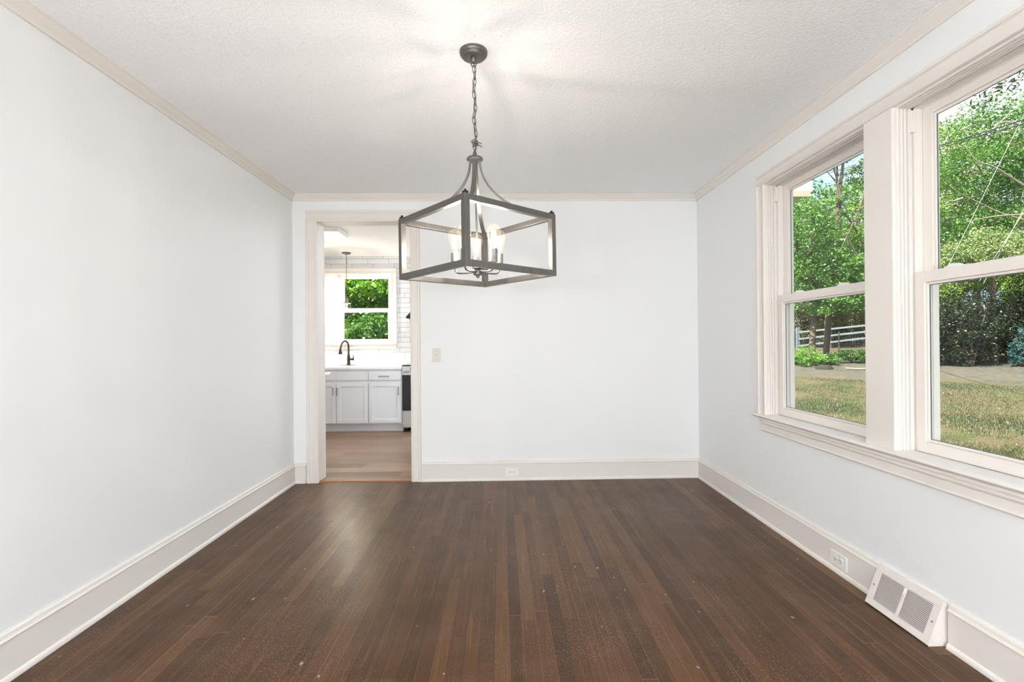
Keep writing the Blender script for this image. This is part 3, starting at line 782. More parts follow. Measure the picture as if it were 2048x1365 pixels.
# ------------------------------------------------------------------ opal globe floor lamps added unseen behind the camera as fill light
for i, (x, y) in enumerate(((0.60, -1.6), (2.60, -1.8), (1.73, -3.4))):
    d = thing('globe_floor_lamp', ['opal globe floor lamp behind the viewer, by the left wall', 'opal globe floor lamp behind the viewer, by the windows', 'rearmost opal globe floor lamp'][i], 'floor lamp', (x, y, 0), 'globe lamps behind the viewer')
    MB().lathe([(0.13, 0.001), (0.13, 0.012), (0.12, 0.020), (0.015, 0.026)], (x, y, 0), 32).build('base', M['nickel'], d, smooth=True)
    MB().tube([(x, y, 0.022), (x, y, 0.93)], 0.009, 10).build('pole', M['nickel'], d, smooth=True)
    MB().lathe([(0.03, 0.0), (0.045, 0.02), (0.05, 0.03)], (x, y, 0.91), 24).build('cup', M['nickel'], d, smooth=True)
    MB().lathe([(0.15 * math.sin(a), -0.15 * math.cos(a)) for a in np.linspace(0.34, 3.12, 18)], (x, y, 1.08), 32).build('opal_globe', M['dome'], d, smooth=True)

# ------------------------------------------------------------------ electrical fittings and register
def outlet(name, fn, label, group):
    """duplex receptacle laid on its side; fn(a, h, d): a along the wall, h up, d out from the wall"""
    base = fn(0, 0, 0)
    o = thing(name, label, 'electrical outlet', base, group)
    b = MB().prism([(-0.0575, -0.035), (0.0575, -0.035), (0.0575, 0.035), (-0.0575, 0.035)], lambda p, q, t: fn(p, q, t), 0, 0.0055)
    b.build('cover_plate', M['white_plastic'], o, bevel=0.0022)
    for s in (-1, 1):
        pr = []
        for k in range(20):
            a = 2 * math.pi * k / 20
            pr.append((s * 0.0195 + max(-0.0125, min(0.0125, 0.0172 * math.cos(a))), 0.0172 * math.sin(a)))
        rc = MB().prism(pr, lambda p, q, t: fn(p, q, t), 0.0050, 0.0075).build('receptacle', M['white_plastic'], o, bevel=0.0006)
        for q in (-0.0062, 0.0062):
            MB().prism([(s * 0.0195 - 0.0005, q - 0.0012), (s * 0.0195 + 0.0075, q - 0.0012), (s * 0.0195 + 0.0075, q + 0.0012), (s * 0.0195 - 0.0005, q + 0.0012)],
                       lambda p, q2, t: fn(p, q2, t), 0.0072, 0.0079).build('slot', M['slot'], rc)
        MB().prism([(s * 0.0195 - 0.0070 + 0.0023 * math.cos(a), 0.0023 * math.sin(a)) for a in np.linspace(0, 2 * math.pi, 11)[:-1]],
                   lambda p, q2, t: fn(p, q2, t), 0.0072, 0.0079).build('ground_hole', M['slot'], rc)
    MB().prism([(0.0028 * math.cos(a), 0.0028 * math.sin(a)) for a in np.linspace(0, 2 * math.pi, 13)[:-1]],
               lambda p, q, t: fn(p, q, t), 0.005, 0.0066).build('screw', M['nickel'], o)
    return o
outlet('wall_outlet', lambda a, h, d: (1.842 + a, DEP - 0.0146 - d, 0.072 + h), 'white outlet low on the doorway wall, set sideways in the baseboard', 'baseboard outlets')
outlet('wall_outlet', lambda a, h, d: (WID - 0.0146 - d, 2.376 + a, 0.070 + h), 'white outlet in the window wall baseboard beside the floor register', 'baseboard outlets')

sw = thing('light_switch', 'almond toggle light switch on the wall right of the doorway', 'light switch', (1.209, DEP, 1.074))
MB().box(1.174, 1.244, DEP - 0.006, DEP, 1.016, 1.132).build('cover_plate', M['almond'], sw, bevel=0.0025)
MB().box(1.2035, 1.2145, DEP - 0.0075, DEP - 0.0055, 1.061, 1.087).build('toggle_frame', M['almond'], sw, bevel=0.0005)
MB().prism([(-0.006, 0.0015), (-0.017, 0.009), (-0.018, 0.005), (-0.006, -0.006)], lambda p, q, t: (t, DEP + p, 1.074 + q), 1.2055, 1.2125).build('toggle', M['almond'], sw, bevel=0.0006)
for z in (1.044, 1.104):
    MB().lathe([(0.003, -0.0075), (0.003, -0.0055)], (1.209, DEP, z), 12, 'y').build('screw', M['nickel'], sw)

# floor register standing in front of the baseboard: slanted face
VY0, VY1 = 1.806, 2.120
vt = thing('floor_register', 'slanted white metal return register with louvres at the window wall baseboard', 'vent', (WID, (VY0 + VY1) / 2, 0))
TOPX, TOPZ, BOTX, BOTZ = WID - 0.016, 0.166, WID - 0.078, 0.006
sl = Vector((BOTX - TOPX, 0, BOTZ - TOPZ)); SL = sl.length; sl.normalize()
nn = Vector((-abs(sl.z), 0, abs(sl.x)))
def vf(y, s, d): # y along wall, s down the slope, d out of the face
    return (TOPX + sl.x * s + nn.x * d, y, TOPZ + sl.z * s + nn.z * d)
hs = MB()
hs.add([(WID - 0.001, VY0, 0.168), (WID - 0.001, VY1, 0.168), (WID - 0.001, VY0, 0.0), (WID - 0.001, VY1, 0.0),
        (TOPX, VY0, 0.168), (TOPX, VY1, 0.168), (BOTX, VY0, 0.0), (BOTX, VY1, 0.0)], [(0, 1, 5, 4), (0, 4, 6, 2), (1, 3, 7, 5), (0, 2, 3, 1)])
hs.build('housing', M['vent'], vt)
HL, HR, HT, HB = VY1 - 0.030, VY0 + 0.030, 0.024, SL - 0.026
MIDV = (HL + HR) / 2
fm = MB()
def vb(y0, y1, s0, s1, d0, d1, b): 
    b.add([vf(y0, s0, d0), vf(y1, s0, d0), vf(y1, s1, d0), vf(y0, s1, d0), vf(y0, s0, d1), vf(y1, s0, d1), vf(y1, s1, d1), vf(y0, s1, d1)],
          [(3,2,1,0),(4,5,6,7),(0,1,5,4),(1,2,6,5),(2,3,7,6),(3,0,4,7)])
vb(VY0 - 0.002, VY1 + 0.002, -0.004, HT, 0, 0.003, fm); vb(VY0 - 0.002, VY1 + 0.002, HB, SL + 0.002, 0, 0.003, fm)
vb(VY0 - 0.002, HR, HT, HB, 0, 0.003, fm); vb(HL, VY1 + 0.002, HT, HB, 0, 0.003, fm); vb(MIDV - 0.007, MIDV + 0.007, HT, HB, 0, 0.003, fm)
fm.build('face_plate', M['vent'], vt, bevel=0.0008)
dk = MB(); vb(VY0 + 0.004, VY1 - 0.004, HT - 0.004, HB + 0.004, -0.014, -0.012, dk); dk.build('damper', M['ventdark'], vt)
for y0, y1 in ((HR, MIDV - 0.007), (MIDV + 0.007, HL)):
    lv = MB(); NS = 19
    for i in range(NS):
        s = HT + (HB - HT) * (i + 0.5) / NS
        w = (HB - HT) / NS
        lv.add([vf(y0, s - w * 0.34, 0.002), vf(y1, s - w * 0.34, 0.002), vf(y1, s + w * 0.26, 0.0015), vf(y0, s + w * 0.26, 0.0015),
                vf(y0, s - w * 0.30, -0.001), vf(y1, s - w * 0.30, -0.001), vf(y1, s + w * 0.5, -0.0045), vf(y0, s + w * 0.5, -0.0045)],
               [(3,2,1,0),(4,5,6,7),(0,1,5,4),(1,2,6,5),(2,3,7,6),(3,0,4,7)])
    lv.build('louvres', M['vent'], vt)
lb = MB(); vb(MIDV - 0.0025, MIDV + 0.0025, HT + 0.004, HT + 0.030, 0.003, 0.008, lb); lb.build('damper_lever', M['vent'], vt, bevel=0.001)
for y in (VY0 + 0.013, VY1 - 0.013):
    s = MB(); c0 = Vector(vf(y, SL * 0.50, 0.003))
    ring = [c0 + Vector((0, 1, 0)) * 0.004 * math.cos(a) + sl * 0.004 * math.sin(a) for a in np.linspace(0, 2 * math.pi, 13)[:-1]]
    top = [p + nn * 0.0015 for p in ring]
    s.add(ring + top, [tuple(range(12))[::-1], tuple(range(12, 24))] + [(i, (i + 1) % 12, 12 + (i + 1) % 12, 12 + i) for i in range(12)])
    s.build('screw', M['nickel'], vt)

# ------------------------------------------------------------------ kitchen
CF = 6.422                      # face of the cabinets
CT = 0.863                      # counter top
def shaker(name, x0, x1, z0, z1, parent, rail=0.052, y=CF):
    b = MB()
    b.box(x0, x0 + rail, y - 0.019, y, z0, z1).box(x1 - rail, x1, y - 0.019, y, z0, z1)
    b.box(x0 + rail, x1 - rail, y - 0.019, y, z0, z0 + rail).box(x0 + rail, x1 - rail, y - 0.019, y, z1 - rail, z1)
    b.box(x0 + rail - 0.001, x1 - rail + 0.001, y - 0.010, y - 0.001, z0 + rail - 0.001, z1 - rail + 0.001)
    return b.build(name, M['cab'], parent, bevel=0.002)
def pull(x, z0, z1, parent, horizontal=False, y=CF - 0.019):
    b = MB()
    if horizontal:
        b.tube([(z0, y - 0.028, x), (z1, y - 0.028, x)], 0.0055, 10)
        for q in (z0 + 0.015, z1 - 0.015): b.tube([(q, y, x), (q, y - 0.028, x)], 0.004, 8)
    else:
        b.tube([(x, y - 0.028, z0), (x, y - 0.028, z1)], 0.0055, 10)
        for q in (z0 + 0.012, z1 - 0.012): b.tube([(x, y, q), (x, y - 0.028, q)], 0.004, 8)
    return b.build('handle', M['nickel'], parent, smooth=True)
def base_cab(name, label, x0, x1, kind, group='white kitchen base cabinets'):
    c = thing(name, label, 'cabinet', ((x0 + x1) / 2, CF + 0.3, 0.002), group)
    b = MB().box(x0, x1, CF, KY - 0.002, 0.108, 0.832)
    b.box(x0, x1, CF + 0.068, KY - 0.002, 0.0025, 0.108)
    b.build('body', M['cab'], c, bevel=0.001)
    MB().box(x0, x1, CF + 0.062, CF + 0.068, 0.0025, 0.108).build('toe_kick', M['cab'], c)
    g = 0.006
    if kind == 'sink':
        m = (x0 + x1) / 2
        for a, b_, hx in ((x0 + 0.012, m - 0.003, m - 0.033), (m + 0.003, x1 - g, m + 0.020)):
            d = shaker('door', a, b_, 0.122, 0.658, c); pull(hx, 0.495, 0.600, d)
            MB().box(a, b_, CF - 0.019, CF, 0.690, 0.806).build('drawer_front', M['cab'], c, bevel=0.002)
    elif kind == 'drawer':
        d = shaker('door', x0 + g, x1 - 0.012, 0.122, 0.658, c); pull(x1 - 0.040, 0.495, 0.600, d)
        f = MB().box(x0 + g, x1 - 0.012, CF - 0.019, CF, 0.690, 0.806).build('drawer_front', M['cab'], c, bevel=0.002)
        pull(0.742, 0.140, 0.283, f, True)
    return c
base_cab('sink_base_cabinet', 'white shaker sink cabinet with paired doors under the faucet', -0.842, 0.002, 'sink')
base_cab('drawer_base_cabinet', 'white shaker cabinet with one drawer beside the range', 0.003, 0.444, 'drawer')
base_cab('drawer_base_cabinet', 'white shaker cabinet left of the sink cabinet, behind the doorway jamb', -1.30, -0.843, 'plain')
ct = MB()
SX0, SX1, SY0, SY1 = -0.80, -0.10, 6.50, 6.90
ct.box(-1.32, SX0, CF - 0.028, KY - 0.001, 0.833, CT).box(SX1, 0.446, CF - 0.028, KY - 0.001, 0.833, CT)
ct.box(SX0, SX1, CF - 0.028, SY0, 0.833, CT).box(SX0, SX1, SY1, KY - 0.001, 0.833, CT)
tag(ct.build('countertop', M['quartz'], origin=(0, 6.7, 0.833), bevel=0.002), 'white quartz countertop along the far kitchen wall under the window', 'countertop')
tag(MB().box(-1.32, 1.25, KY - 0.014, KY - 0.0005, CT + 0.0005, 0.975).build('backsplash_slab', M['quartz'], origin=(0, KY, CT), bevel=0.001),
    'low white quartz backsplash strip between countertop and subway tile', 'backsplash')
sk = MB()
sk.box(SX0 - 0.01, SX1 + 0.01, SY0 - 0.01, SY1 + 0.01, 0.650, 0.655)
sk.box(SX0 - 0.01, SX0, SY0 - 0.01, SY1 + 0.01, 0.655, 0.8325).box(SX1, SX1 + 0.01, SY0 - 0.01, SY1 + 0.01, 0.655, 0.8325)
sk.box(SX0, SX1, SY0 - 0.01, SY0, 0.655, 0.8325).box(SX0, SX1, SY1, SY1 + 0.01, 0.655, 0.8325)
tag(sk.build('sink', M['steel'], origin=(-0.45, 6.7, 0.65)), 'undermount steel sink basin sunk in the white countertop', 'sink')
# faucet
fa = thing('faucet', 'dark bronze pull-down faucet arching over the sink', 'faucet', (-0.425, 6.955, CT))
MB().box(-0.548, -0.306, 6.930, 6.982, CT, CT + 0.006).build('base_plate', M['bronze'], fa, bevel=0.004)
MB().lathe([(0.027, 0.006), (0.027, 0.012), (0.022, 0.02), (0.019, 0.05), (0.021, 0.075), (0.0205, 0.12), (0.017, 0.14), (0.0135, 0.17)], (-0.425, 6.955, CT), 24).build('body', M['bronze'], fa, smooth=True)
arc = crom([(-0.425, 6.955, CT + 0.16), (-0.425, 6.953, CT + 0.27), (-0.432, 6.94, CT + 0.322), (-0.452, 6.90, CT + 0.350), (-0.474, 6.86, CT + 0.335), (-0.488, 6.83, CT + 0.29), (-0.494, 6.82, CT + 0.245)], 6)
MB().tube(arc, 0.0125, 14).build('spout', M['bronze'], fa, smooth=True)
MB().lathe([(0.012, 0.080), (0.015, 0.075), (0.015, 0.055), (0.020, 0.040), (0.026, 0.006), (0.026, 0), (0.02, -0.001)], (-0.497, 6.816, CT + 0.165), 20).build('spray_head', M['bronze'], fa, smooth=True)
MB().tube([(-0.412, 6.950, CT + 0.088), (-0.355, 6.935, CT + 0.092)], [0.013, 0.017], 14).build('valve', M['bronze'], fa, smooth=True)
MB().tube([(-0.350, 6.93, CT + 0.072), (-0.347, 6.93, CT + 0.11), (-0.358, 6.93, CT + 0.150)], [0.007, 0.006, 0.005], 10).build('lever', M['bronze'], fa, smooth=True)

# range and hood
RX0, RX1 = 0.449, 1.209
rg = thing('range', 'stainless steel electric range with black oven glass beside the white cabinets', 'stove', ((RX0 + RX1) / 2, 6.7, 0.002))
MB().box(RX0, RX1, CF, KY - 0.016, 0.055, 0.868).build('body', M['steel'], rg, bevel=0.002)
MB().box(RX0 + 0.002, RX1 - 0.002, CF - 0.020, CF, 0.055, 0.278).build('bottom_drawer', M['steel'], rg, bevel=0.004)
od = MB().box(RX0 + 0.002, RX1 - 0.002, CF - 0.026, CF, 0.284, 0.775).build('oven_door', M['blackglass'], rg, bevel=0.003)
MB().box(RX0 + 0.002, RX1 - 0.002, CF - 0.028, CF - 0.0265, 0.755, 0.778).build('door_trim', M['steel'], od)
hb = MB().tube([(RX0 + 0.03, CF - 0.065, 0.805), (RX1 - 0.03, CF - 0.065, 0.805)], 0.012, 12)
for q in (RX0 + 0.06, RX1 - 0.06): hb.box(q - 0.01, q + 0.01, CF - 0.065, CF - 0.026, 0.770, 0.812)
hb.build('handle', M['steel'], od, smooth=True)
MB().box(RX0 + 0.001, RX1 - 0.001, CF - 0.026, CF, 0.780, 0.870).build('control_panel', M['steel'], rg, bevel=0.003)
for i in range(5):
    MB().lathe([(0.020, -0.055), (0.022, -0.03), (0.024, -0.026)], (RX0 + 0.13 + i * 0.125, CF, 0.838), 20, 'y').build('knob', M['black'], rg, smooth=True)
MB().box(RX0, RX1, CF - 0.022, KY - 0.016, 0.870, 0.888).build('cooktop', M['blackglass'], rg, bevel=0.003)
for (x, y, r) in ((RX0 + 0.2, CF + 0.15, 0.09), (RX0 + 0.56, CF + 0.15, 0.075), (RX0 + 0.2, CF + 0.42, 0.075), (RX0 + 0.56, CF + 0.42, 0.09)):
    MB().tube([(x + r * math.cos(a), y + r * math.sin(a), 0.8885) for a in np.linspace(0, 2 * math.pi, 33)[:-1]], 0.0012, 5, closed=True).build('burner_ring', M['nickel'], rg)
for q in (RX0 + 0.05, RX1 - 0.05):
    for y in (CF + 0.05, KY - 0.08):
        MB().lathe([(0.018, 0), (0.015, 0.053)], (q, y, 0.0025), 12).build('foot', M['black'], rg)
hd = thing('range_hood', 'black sloping range hood on the tiled wall, only its tip seen', 'range hood', (0.83, KY, 1.5135))
MB().add([(0.475, 6.56, 1.5135), (1.183, 6.56, 1.5135), (1.183, KY - 0.001, 1.5135), (0.475, KY - 0.001, 1.5135),
          (0.475, 6.56, 1.540), (1.183, 6.56, 1.540), (1.183, KY - 0.001, 1.540), (0.475, KY - 0.001, 1.540),
          (0.68, 6.78, 1.80), (0.98, 6.78, 1.80), (0.98, KY - 0.001, 1.80), (0.68, KY - 0.001, 1.80)],
         [(3, 2, 1, 0), (0, 1, 5, 4), (1, 2, 6, 5), (2, 3, 7, 6), (3, 0, 4, 7), (4, 5, 9, 8), (5, 6, 10, 9), (6, 7, 11, 10), (7, 4, 8, 11), (8, 9, 10, 11)]).build('canopy', M['black'], hd, bevel=0.002)
MB().box(0.685, 0.975, 6.785, KY - 0.001, 1.80, KH).build('chimney', M['black'], hd, bevel=0.002)

# peninsula at the left, seen only by its edge
pn = thing('side_cabinet', 'white base cabinet run glimpsed behind the left doorway jamb', 'cabinet', (-0.5, 4.85, 0.002))
MB().box(-0.80, -0.196, 4.285, 5.38, 0.0025, 0.832).build('body', M['cab'], pn, bevel=0.002)
MB().box(-0.196, -0.190, 4.287, 5.378, 0.0025, 0.832).build('end_panel', M['cab'], pn, bevel=0.001)
pc = MB().box(-0.80, -0.142, 4.283, 5.405, 0.833, CT)
tag(pc.build('countertop', M['quartz'], origin=(-0.5, 4.85, 0.833), bevel=0.006, seg=3), 'white quartz side counter, one corner visible past the left doorway jamb', 'countertop')

# pendant over the sink; second one, suggested by a reflection, added unseen to brighten
for PX, PY, plab in ((-0.392, 6.78, 'small pendant with clear glass shade hanging over the kitchen sink'), (-0.98, 6.78, 'second small glass pendant, hidden behind the left doorway jamb')):
    pd = thing('pendant_light', plab, 'pendant light', (PX, PY, KH))
    MB().lathe([(0.062, 0), (0.062, -0.010), (0.054, -0.018), (0.010, -0.020), (0.008, -0.03)], (PX, PY, KH), 28).build('canopy', M['gunmetal'], pd, smooth=True)
    MB().tube([(PX, PY, KH - 0.02), (PX, PY, 1.80)], 0.0042, 8).build('rod', M['gunmetal'], pd, smooth=True)
    MB().lathe([(0.006, 0.0), (0.016, -0.01), (0.022, -0.03), (0.024, -0.055), (0.034, -0.066), (0.058, -0.072), (0.060, -0.082), (0.020, -0.082), (0.016, -0.10), (0.012, -0.102)], (PX, PY, 1.815), 28).build('cap', M['nickel'], pd, smooth=True)
    MB().lathe([(0.056, 0.0), (0.058, -0.03), (0.058, -0.14), (0.060, -0.176), (0.057, -0.176), (0.055, -0.14), (0.055, -0.002)], (PX, PY, 1.732), 28).build('shade', M['bulbglass'], pd, smooth=True)
    pb = MB().lathe([(0.012, 0), (0.015, -0.02), (0.027, -0.055), (0.029, -0.072), (0.022, -0.092), (0.004, -0.104)], (PX, PY, 1.713), 24).build('bulb', M['bulb'], pd, smooth=True)
    fl = MB()
    for q in range(5):
        an = q * 2 * math.pi / 5
        fl.tube([(PX + 0.004 * math.cos(an), PY + 0.004 * math.sin(an), 1.692), (PX + 0.010 * math.cos(an), PY + 0.010 * math.sin(an), 1.655), (PX + 0.006 * math.cos(an), PY + 0.006 * math.sin(an), 1.628)], 0.0022, 6)
    fl.build('filament', M['amber'], pb, smooth=True)
    ld = bpy.data.lights.new('pendant_bulb_light', 'POINT'); ld.energy = PEND_W; ld.shadow_soft_size = 0.02; ld.color = (1.0, 0.95, 0.88)
    lo = bpy.data.objects.new('pendant_bulb_light', ld); COL.objects.link(lo); lo.parent = pb; lo.location = Vector((PX, PY, 1.66)) - Vector(pd.location)

# flush LED panel on the kitchen ceiling
pl = thing('ceiling_panel_light', 'flat rectangular white light panel flush on the kitchen ceiling', 'ceiling light', (-0.58, 5.44, KH))
MB().box(-1.20, 0.0, 5.26, 5.62, KH - 0.052, KH - 0.0005).build('housing', M['white_plastic'], pl, bevel=0.003)
MB().box(-1.19, -0.010, 5.27, 5.61, KH - 0.0545, KH - 0.0525).build('diffuser', M['panel'], pl)

pl = thing('ceiling_panel_light', 'lit light panel on the kitchen ceiling, hidden by the doorway wall', 'ceiling light', (1.15, 5.44, KH))  # second panel, added unseen to brighten the kitchen
MB().box(0.85, 1.45, 4.85, 6.05, KH - 0.052, KH - 0.0005).build('housing', M['white_plastic'], pl, bevel=0.003)
MB().box(0.86, 1.44, 4.86, 6.04, KH - 0.0545, KH - 0.0525).build('diffuser', M['klamp'], pl)

# ------------------------------------------------------------------ outdoors
def gz(x, y):
    r = math.hypot(x - CAM_X, y)
    if x < WID + 1 and y > 7: r = r - 2
    z = -0.5
    if r > 11: z += min(r - 11, 15) * 0.063
    if r > 26: z += (r - 26) * 0.02
    return z
def gznp(x, y):
    r = np.hypot(x - CAM_X, y)
    return -0.5 + np.clip(r - 11, 0, 15) * 0.063 + np.clip(r - 26, 0, None) * 0.02
xs = np.concatenate([np.arange(-30, 4, 2.0), np.arange(4, 40, 1.0), np.arange(40, 96, 4.0)])
ys = np.concatenate([np.arange(-30, 0, 3.0), np.arange(0, 40, 1.0), np.arange(40, 96, 4.0)])
gv = [(float(x), float(y), float(gznp(x, y)) + (0.03 * math.sin(x * 1.3) * math.sin(y * 0.9))) for x in xs for y in ys]
ny = len(ys)
gf = [(i * ny + j, (i + 1) * ny + j, (i + 1) * ny + j + 1, i * ny + j + 1) for i in range(len(xs) - 1) for j in range(ny - 1)]
gm = MB().add(gv, gf).build('ground', M['lawn'], smooth=True)
struct(gm, 'patchy lawn and bare dirt of the yard outside')

def np_mesh(name, verts, faces4, mat, parent=None, off=(0, 0, 0)):
    me = bpy.data.meshes.new(name)
    v = (verts - np.array(off)).astype(np.float32)
    n = len(faces4)
    me.vertices.add(len(v)); me.vertices.foreach_set('co', v.ravel())
    me.loops.add(n * 4); me.loops.foreach_set('vertex_index', faces4.ravel().astype(np.int32))
    me.polygons.add(n); me.polygons.foreach_set('loop_start', np.arange(0, n * 4, 4, dtype=np.int32))
    try: me.polygons.foreach_set('loop_total', np.full(n, 4, dtype=np.int32))
    except Exception: pass
    me.update(calc_edges=True); me.validate()
    me.materials.append(mat)
    o = bpy.data.objects.new(name, me); COL.objects.link(o)
    if parent is not None: o.parent = parent
    return o
def leaves(centers, size, rng, aspect=0.5, droop=0.0):
    """rhombic leaves, each folded slightly along its midrib"""
    n = len(centers)
    d = rng.normal(size=(n, 3)); d[:, 2] = d[:, 2] * 0.6 - droop; d /= np.linalg.norm(d, axis=1)[:, None]
    r = rng.normal(size=(n, 3)); s = np.cross(d, r); s /= np.linalg.norm(s, axis=1)[:, None]
    nn_ = np.cross(d, s)
    L_ = (size * rng.uniform(0.6, 1.3, n))[:, None]
    a = centers - d * L_ * 0.5; c = centers + d * L_ * 0.5
    b = centers + s * L_ * aspect * 0.5 + nn_ * L_ * 0.08; e = centers - s * L_ * aspect * 0.5 + nn_ * L_ * 0.08
    V = np.stack([a, b, c, e], 1).reshape(-1, 3)
    F = np.arange(n * 4).reshape(-1, 4)
    return V, F
def crown_points(blobs, n, rng, sub=14, hollow=0.55):
    """leaf positions: clumps scattered over the outer part of several ellipsoids"""
    vol = np.array([b[1][0] * b[1][1] * b[1][2] for b in blobs]) ** 0.67
    vol /= vol.sum(); out = []
    for (c, r), w in zip(blobs, vol):
        k = max(int(n * w), 10); m = max(k // 60, sub)
        cc = rng.normal(size=(m, 3)); cc /= np.linalg.norm(cc, axis=1)[:, None]
        cc *= rng.uniform(hollow, 1.0, (m, 1))
        idx = rng.integers(0, m, k)
        p = cc[idx] + rng.normal(size=(k, 3)) * 0.13
        out.append(p * np.array(r) + np.array(c))
    return np.concatenate(out)
def tree(name, label, cat, x, y, h, r, blobs, leafmat, n, size, seed, group=None, trunkmat='bark', lean=(0, 0), fork=0, leafname='foliage', droop=0.2, branches=True):
    z0 = gz(x, y)
    root = thing(name, label, cat, (x, y, z0), group)
    rng = np.random.default_rng(seed)
    tp = [(x, y, z0 - 0.15)]
    for k in range(1, 7):
        f = k / 6
        tp.append((x + lean[0] * f + 0.10 * math.sin(seed + k * 1.3), y + lean[1] * f + 0.10 * math.cos(seed * 2 + k), z0 + h * f))
    tp = crom(tp, 4); m = len(tp)
    tr = MB().tube(tp, [r * (1.25 if i == 0 else 1) * (1 - 0.72 * i / m) for i in range(m)], 10)
    tr.build('trunk', M[trunkmat], root, smooth=True)
    if branches:
        for c, rad in blobs:
            st = tp[int(m * rng.uniform(0.35, 0.75))]
            cen = Vector(c); md = (Vector(st) + cen) / 2 + Vector((rng.uniform(-.3, .3), rng.uniform(-.3, .3), rng.uniform(0, .4)))
            bb = MB().tube(crom([st, md, cen], 5), [r * 0.38 * (1 - 0.07 * i) for i in range(11)], 7)
            for q in range(5):
                e = cen + Vector((rng.uniform(-1, 1) * rad[0], rng.uniform(-1, 1) * rad[1], rng.uniform(-.6, 1) * rad[2])) * 0.85
                s_ = md.lerp(cen, rng.uniform(0.2, 1.0))
                bb.tube(crom([s_, (s_ + e) / 2 + Vector((rng.uniform(-.15, .15), rng.uniform(-.15, .15), 0.1)), e], 4), [r * 0.14 * (1 - 0.09 * i) for i in range(9)], 5)
            bb.build('branch', M[trunkmat], root, smooth=True)
    P = crown_points(blobs, n, rng)
    V, F = leaves(P, size, rng, 0.55, droop)
    np_mesh(leafname, V, F, L[leafmat], root, (x, y, z0))
    return root
def bush(name, label, x, y, rx, ry, h, leafmat, n, size, seed, group=None, cat='shrub', stuffx=0):
    z0 = gz(x, y); rng = np.random.default_rng(seed)
    root = thing(name, label, cat, (x, y, z0), group)
    st = MB()
    for q in range(5):
        a = q * 1.26 + seed
        st.tube([(x + 0.05 * math.cos(a), y + 0.05 * math.sin(a), z0 - 0.05), (x + rx * 0.3 * math.cos(a), y + ry * 0.3 * math.sin(a), z0 + h * 0.4), (x + rx * 0.5 * math.cos(a), y + ry * 0.5 * math.sin(a), z0 + h * 0.8)], [0.03, 0.02, 0.008], 5)
    st.build('stems', M['bark'], root, smooth=True)
    blobs = [((x, y, z0 + h * 0.52), (rx, ry, h * 0.50)), ((x - rx * 0.4, y, z0 + h * 0.38), (rx * 0.6, ry * 0.7, h * 0.40)), ((x + rx * 0.4, y, z0 + h * 0.38), (rx * 0.6, ry * 0.7, h * 0.40))]
    V, F = leaves(crown_points(blobs, n, rng, hollow=0.35), size, rng, 0.6, 0.1)
    V[:, 2] = np.maximum(V[:, 2], z0 + 0.01)
    np_mesh('foliage', V, F, L[leafmat], root, (x, y, z0))
    return root

def P(px, Y):
    """yard position seen in the direction px (of the 2048 px photo width) at distance Y"""
    return CAM_X + Y * math.tan(math.atan((px - 1024) / 962.0) + YAW)
def Z(py, Y, px=1700):
    return CAM_Z + (682.5 - (px - 1024) * 0.0082 - py) / 962.0 * Y * 1.02

OUT = 'trees in the yard'
# --- seen through the far window
x, y = P(1624, 19), 19
tree('oak_tree', 'dark trunked tree in front of the white rail fence, left of its leaning neighbour', 'tree', x, y, 6.4, 0.125,
     [((x - 1.2, y, 3.6), (1.2, 1.2, 1.0)), ((x - 0.4, y + .3, 5.4), (1.7, 1.5, 1.5)), ((x + 0.9, y, 3.9), (1.3, 1.2, 0.9)), ((x - 1.9, y + .5, 6.0), (1.2, 1.2, 1.1)), ((x + 0.3, y - .5, 2.75), (1.5, 1.0, 0.6)), ((x + 1.8, y - .3, 3.2), (1.0, 1.0, 0.9))],
     'mid', 26000, 0.105, 11, OUT, lean=(0.1, 0))
x, y = P(1650, 19.5), 19.5
tree('oak_tree', 'tree leaning right, its slim stem crossing the upper sash of the far window', 'tree', x, y, 9.6, 0.125,
     [((x + 0.2, y, 8.9), (1.0, 0.8, 0.5)), ((x + 1.9, y, 8.2), (1.0, 0.8, 0.5)), ((x + 1.0, y, 10.0), (1.5, 1.0, 0.7)), ((x + 1.9, y + .4, 5.2), (0.9, 0.8, 0.5)),
      ((x + 0.5, y - .3, 3.0), (1.0, 0.9, 0.6)), ((x + 2.0, y, 3.4), (1.1, 0.9, 0.6)), ((x + 0.4, y + .2, 6.6), (0.8, 0.7, 0.4))], 'fresh', 15000, 0.09, 12, OUT, lean=(0.95, 0))
x, y = P(1612, 33), 33
tree('background_tree', 'tall tree rising behind the white fence at the far window left side', 'tree', x, y, 11, 0.22,
     [((x, y, 4.5), (3, 2, 2.5)), ((x + 1, y, 8.5), (3.0, 2, 2.6)), ((x - 2, y, 10.5), (2.2, 2, 2.0))], 'fresh', 16000, 0.17, 14, OUT)
x, y = P(1668, 36), 36
tree('background_tree', 'yellow green tree behind the fence in the middle of the far window', 'tree', x, y, 11, 0.22,
     [((x, y, 4.5), (3, 2, 2.6)), ((x - .5, y, 8.2), (2.4, 2, 2.0)), ((x + 2.2, y, 9.2), (2.0, 2, 1.4))], 'yellow', 13000, 0.18, 15, OUT)
x, y = P(1718, 34), 34
tree('background_tree', 'green tree behind the fence near the window mullion', 'tree', x, y, 12, 0.22,
     [((x, y, 4.6), (2.8, 2, 2.2)), ((x + .5, y, 8.0), (2.6, 2, 1.6)), ((x + .6, y, 11.8), (2.4, 2, 1.2))], 'mid', 13000, 0.17, 16, OUT)
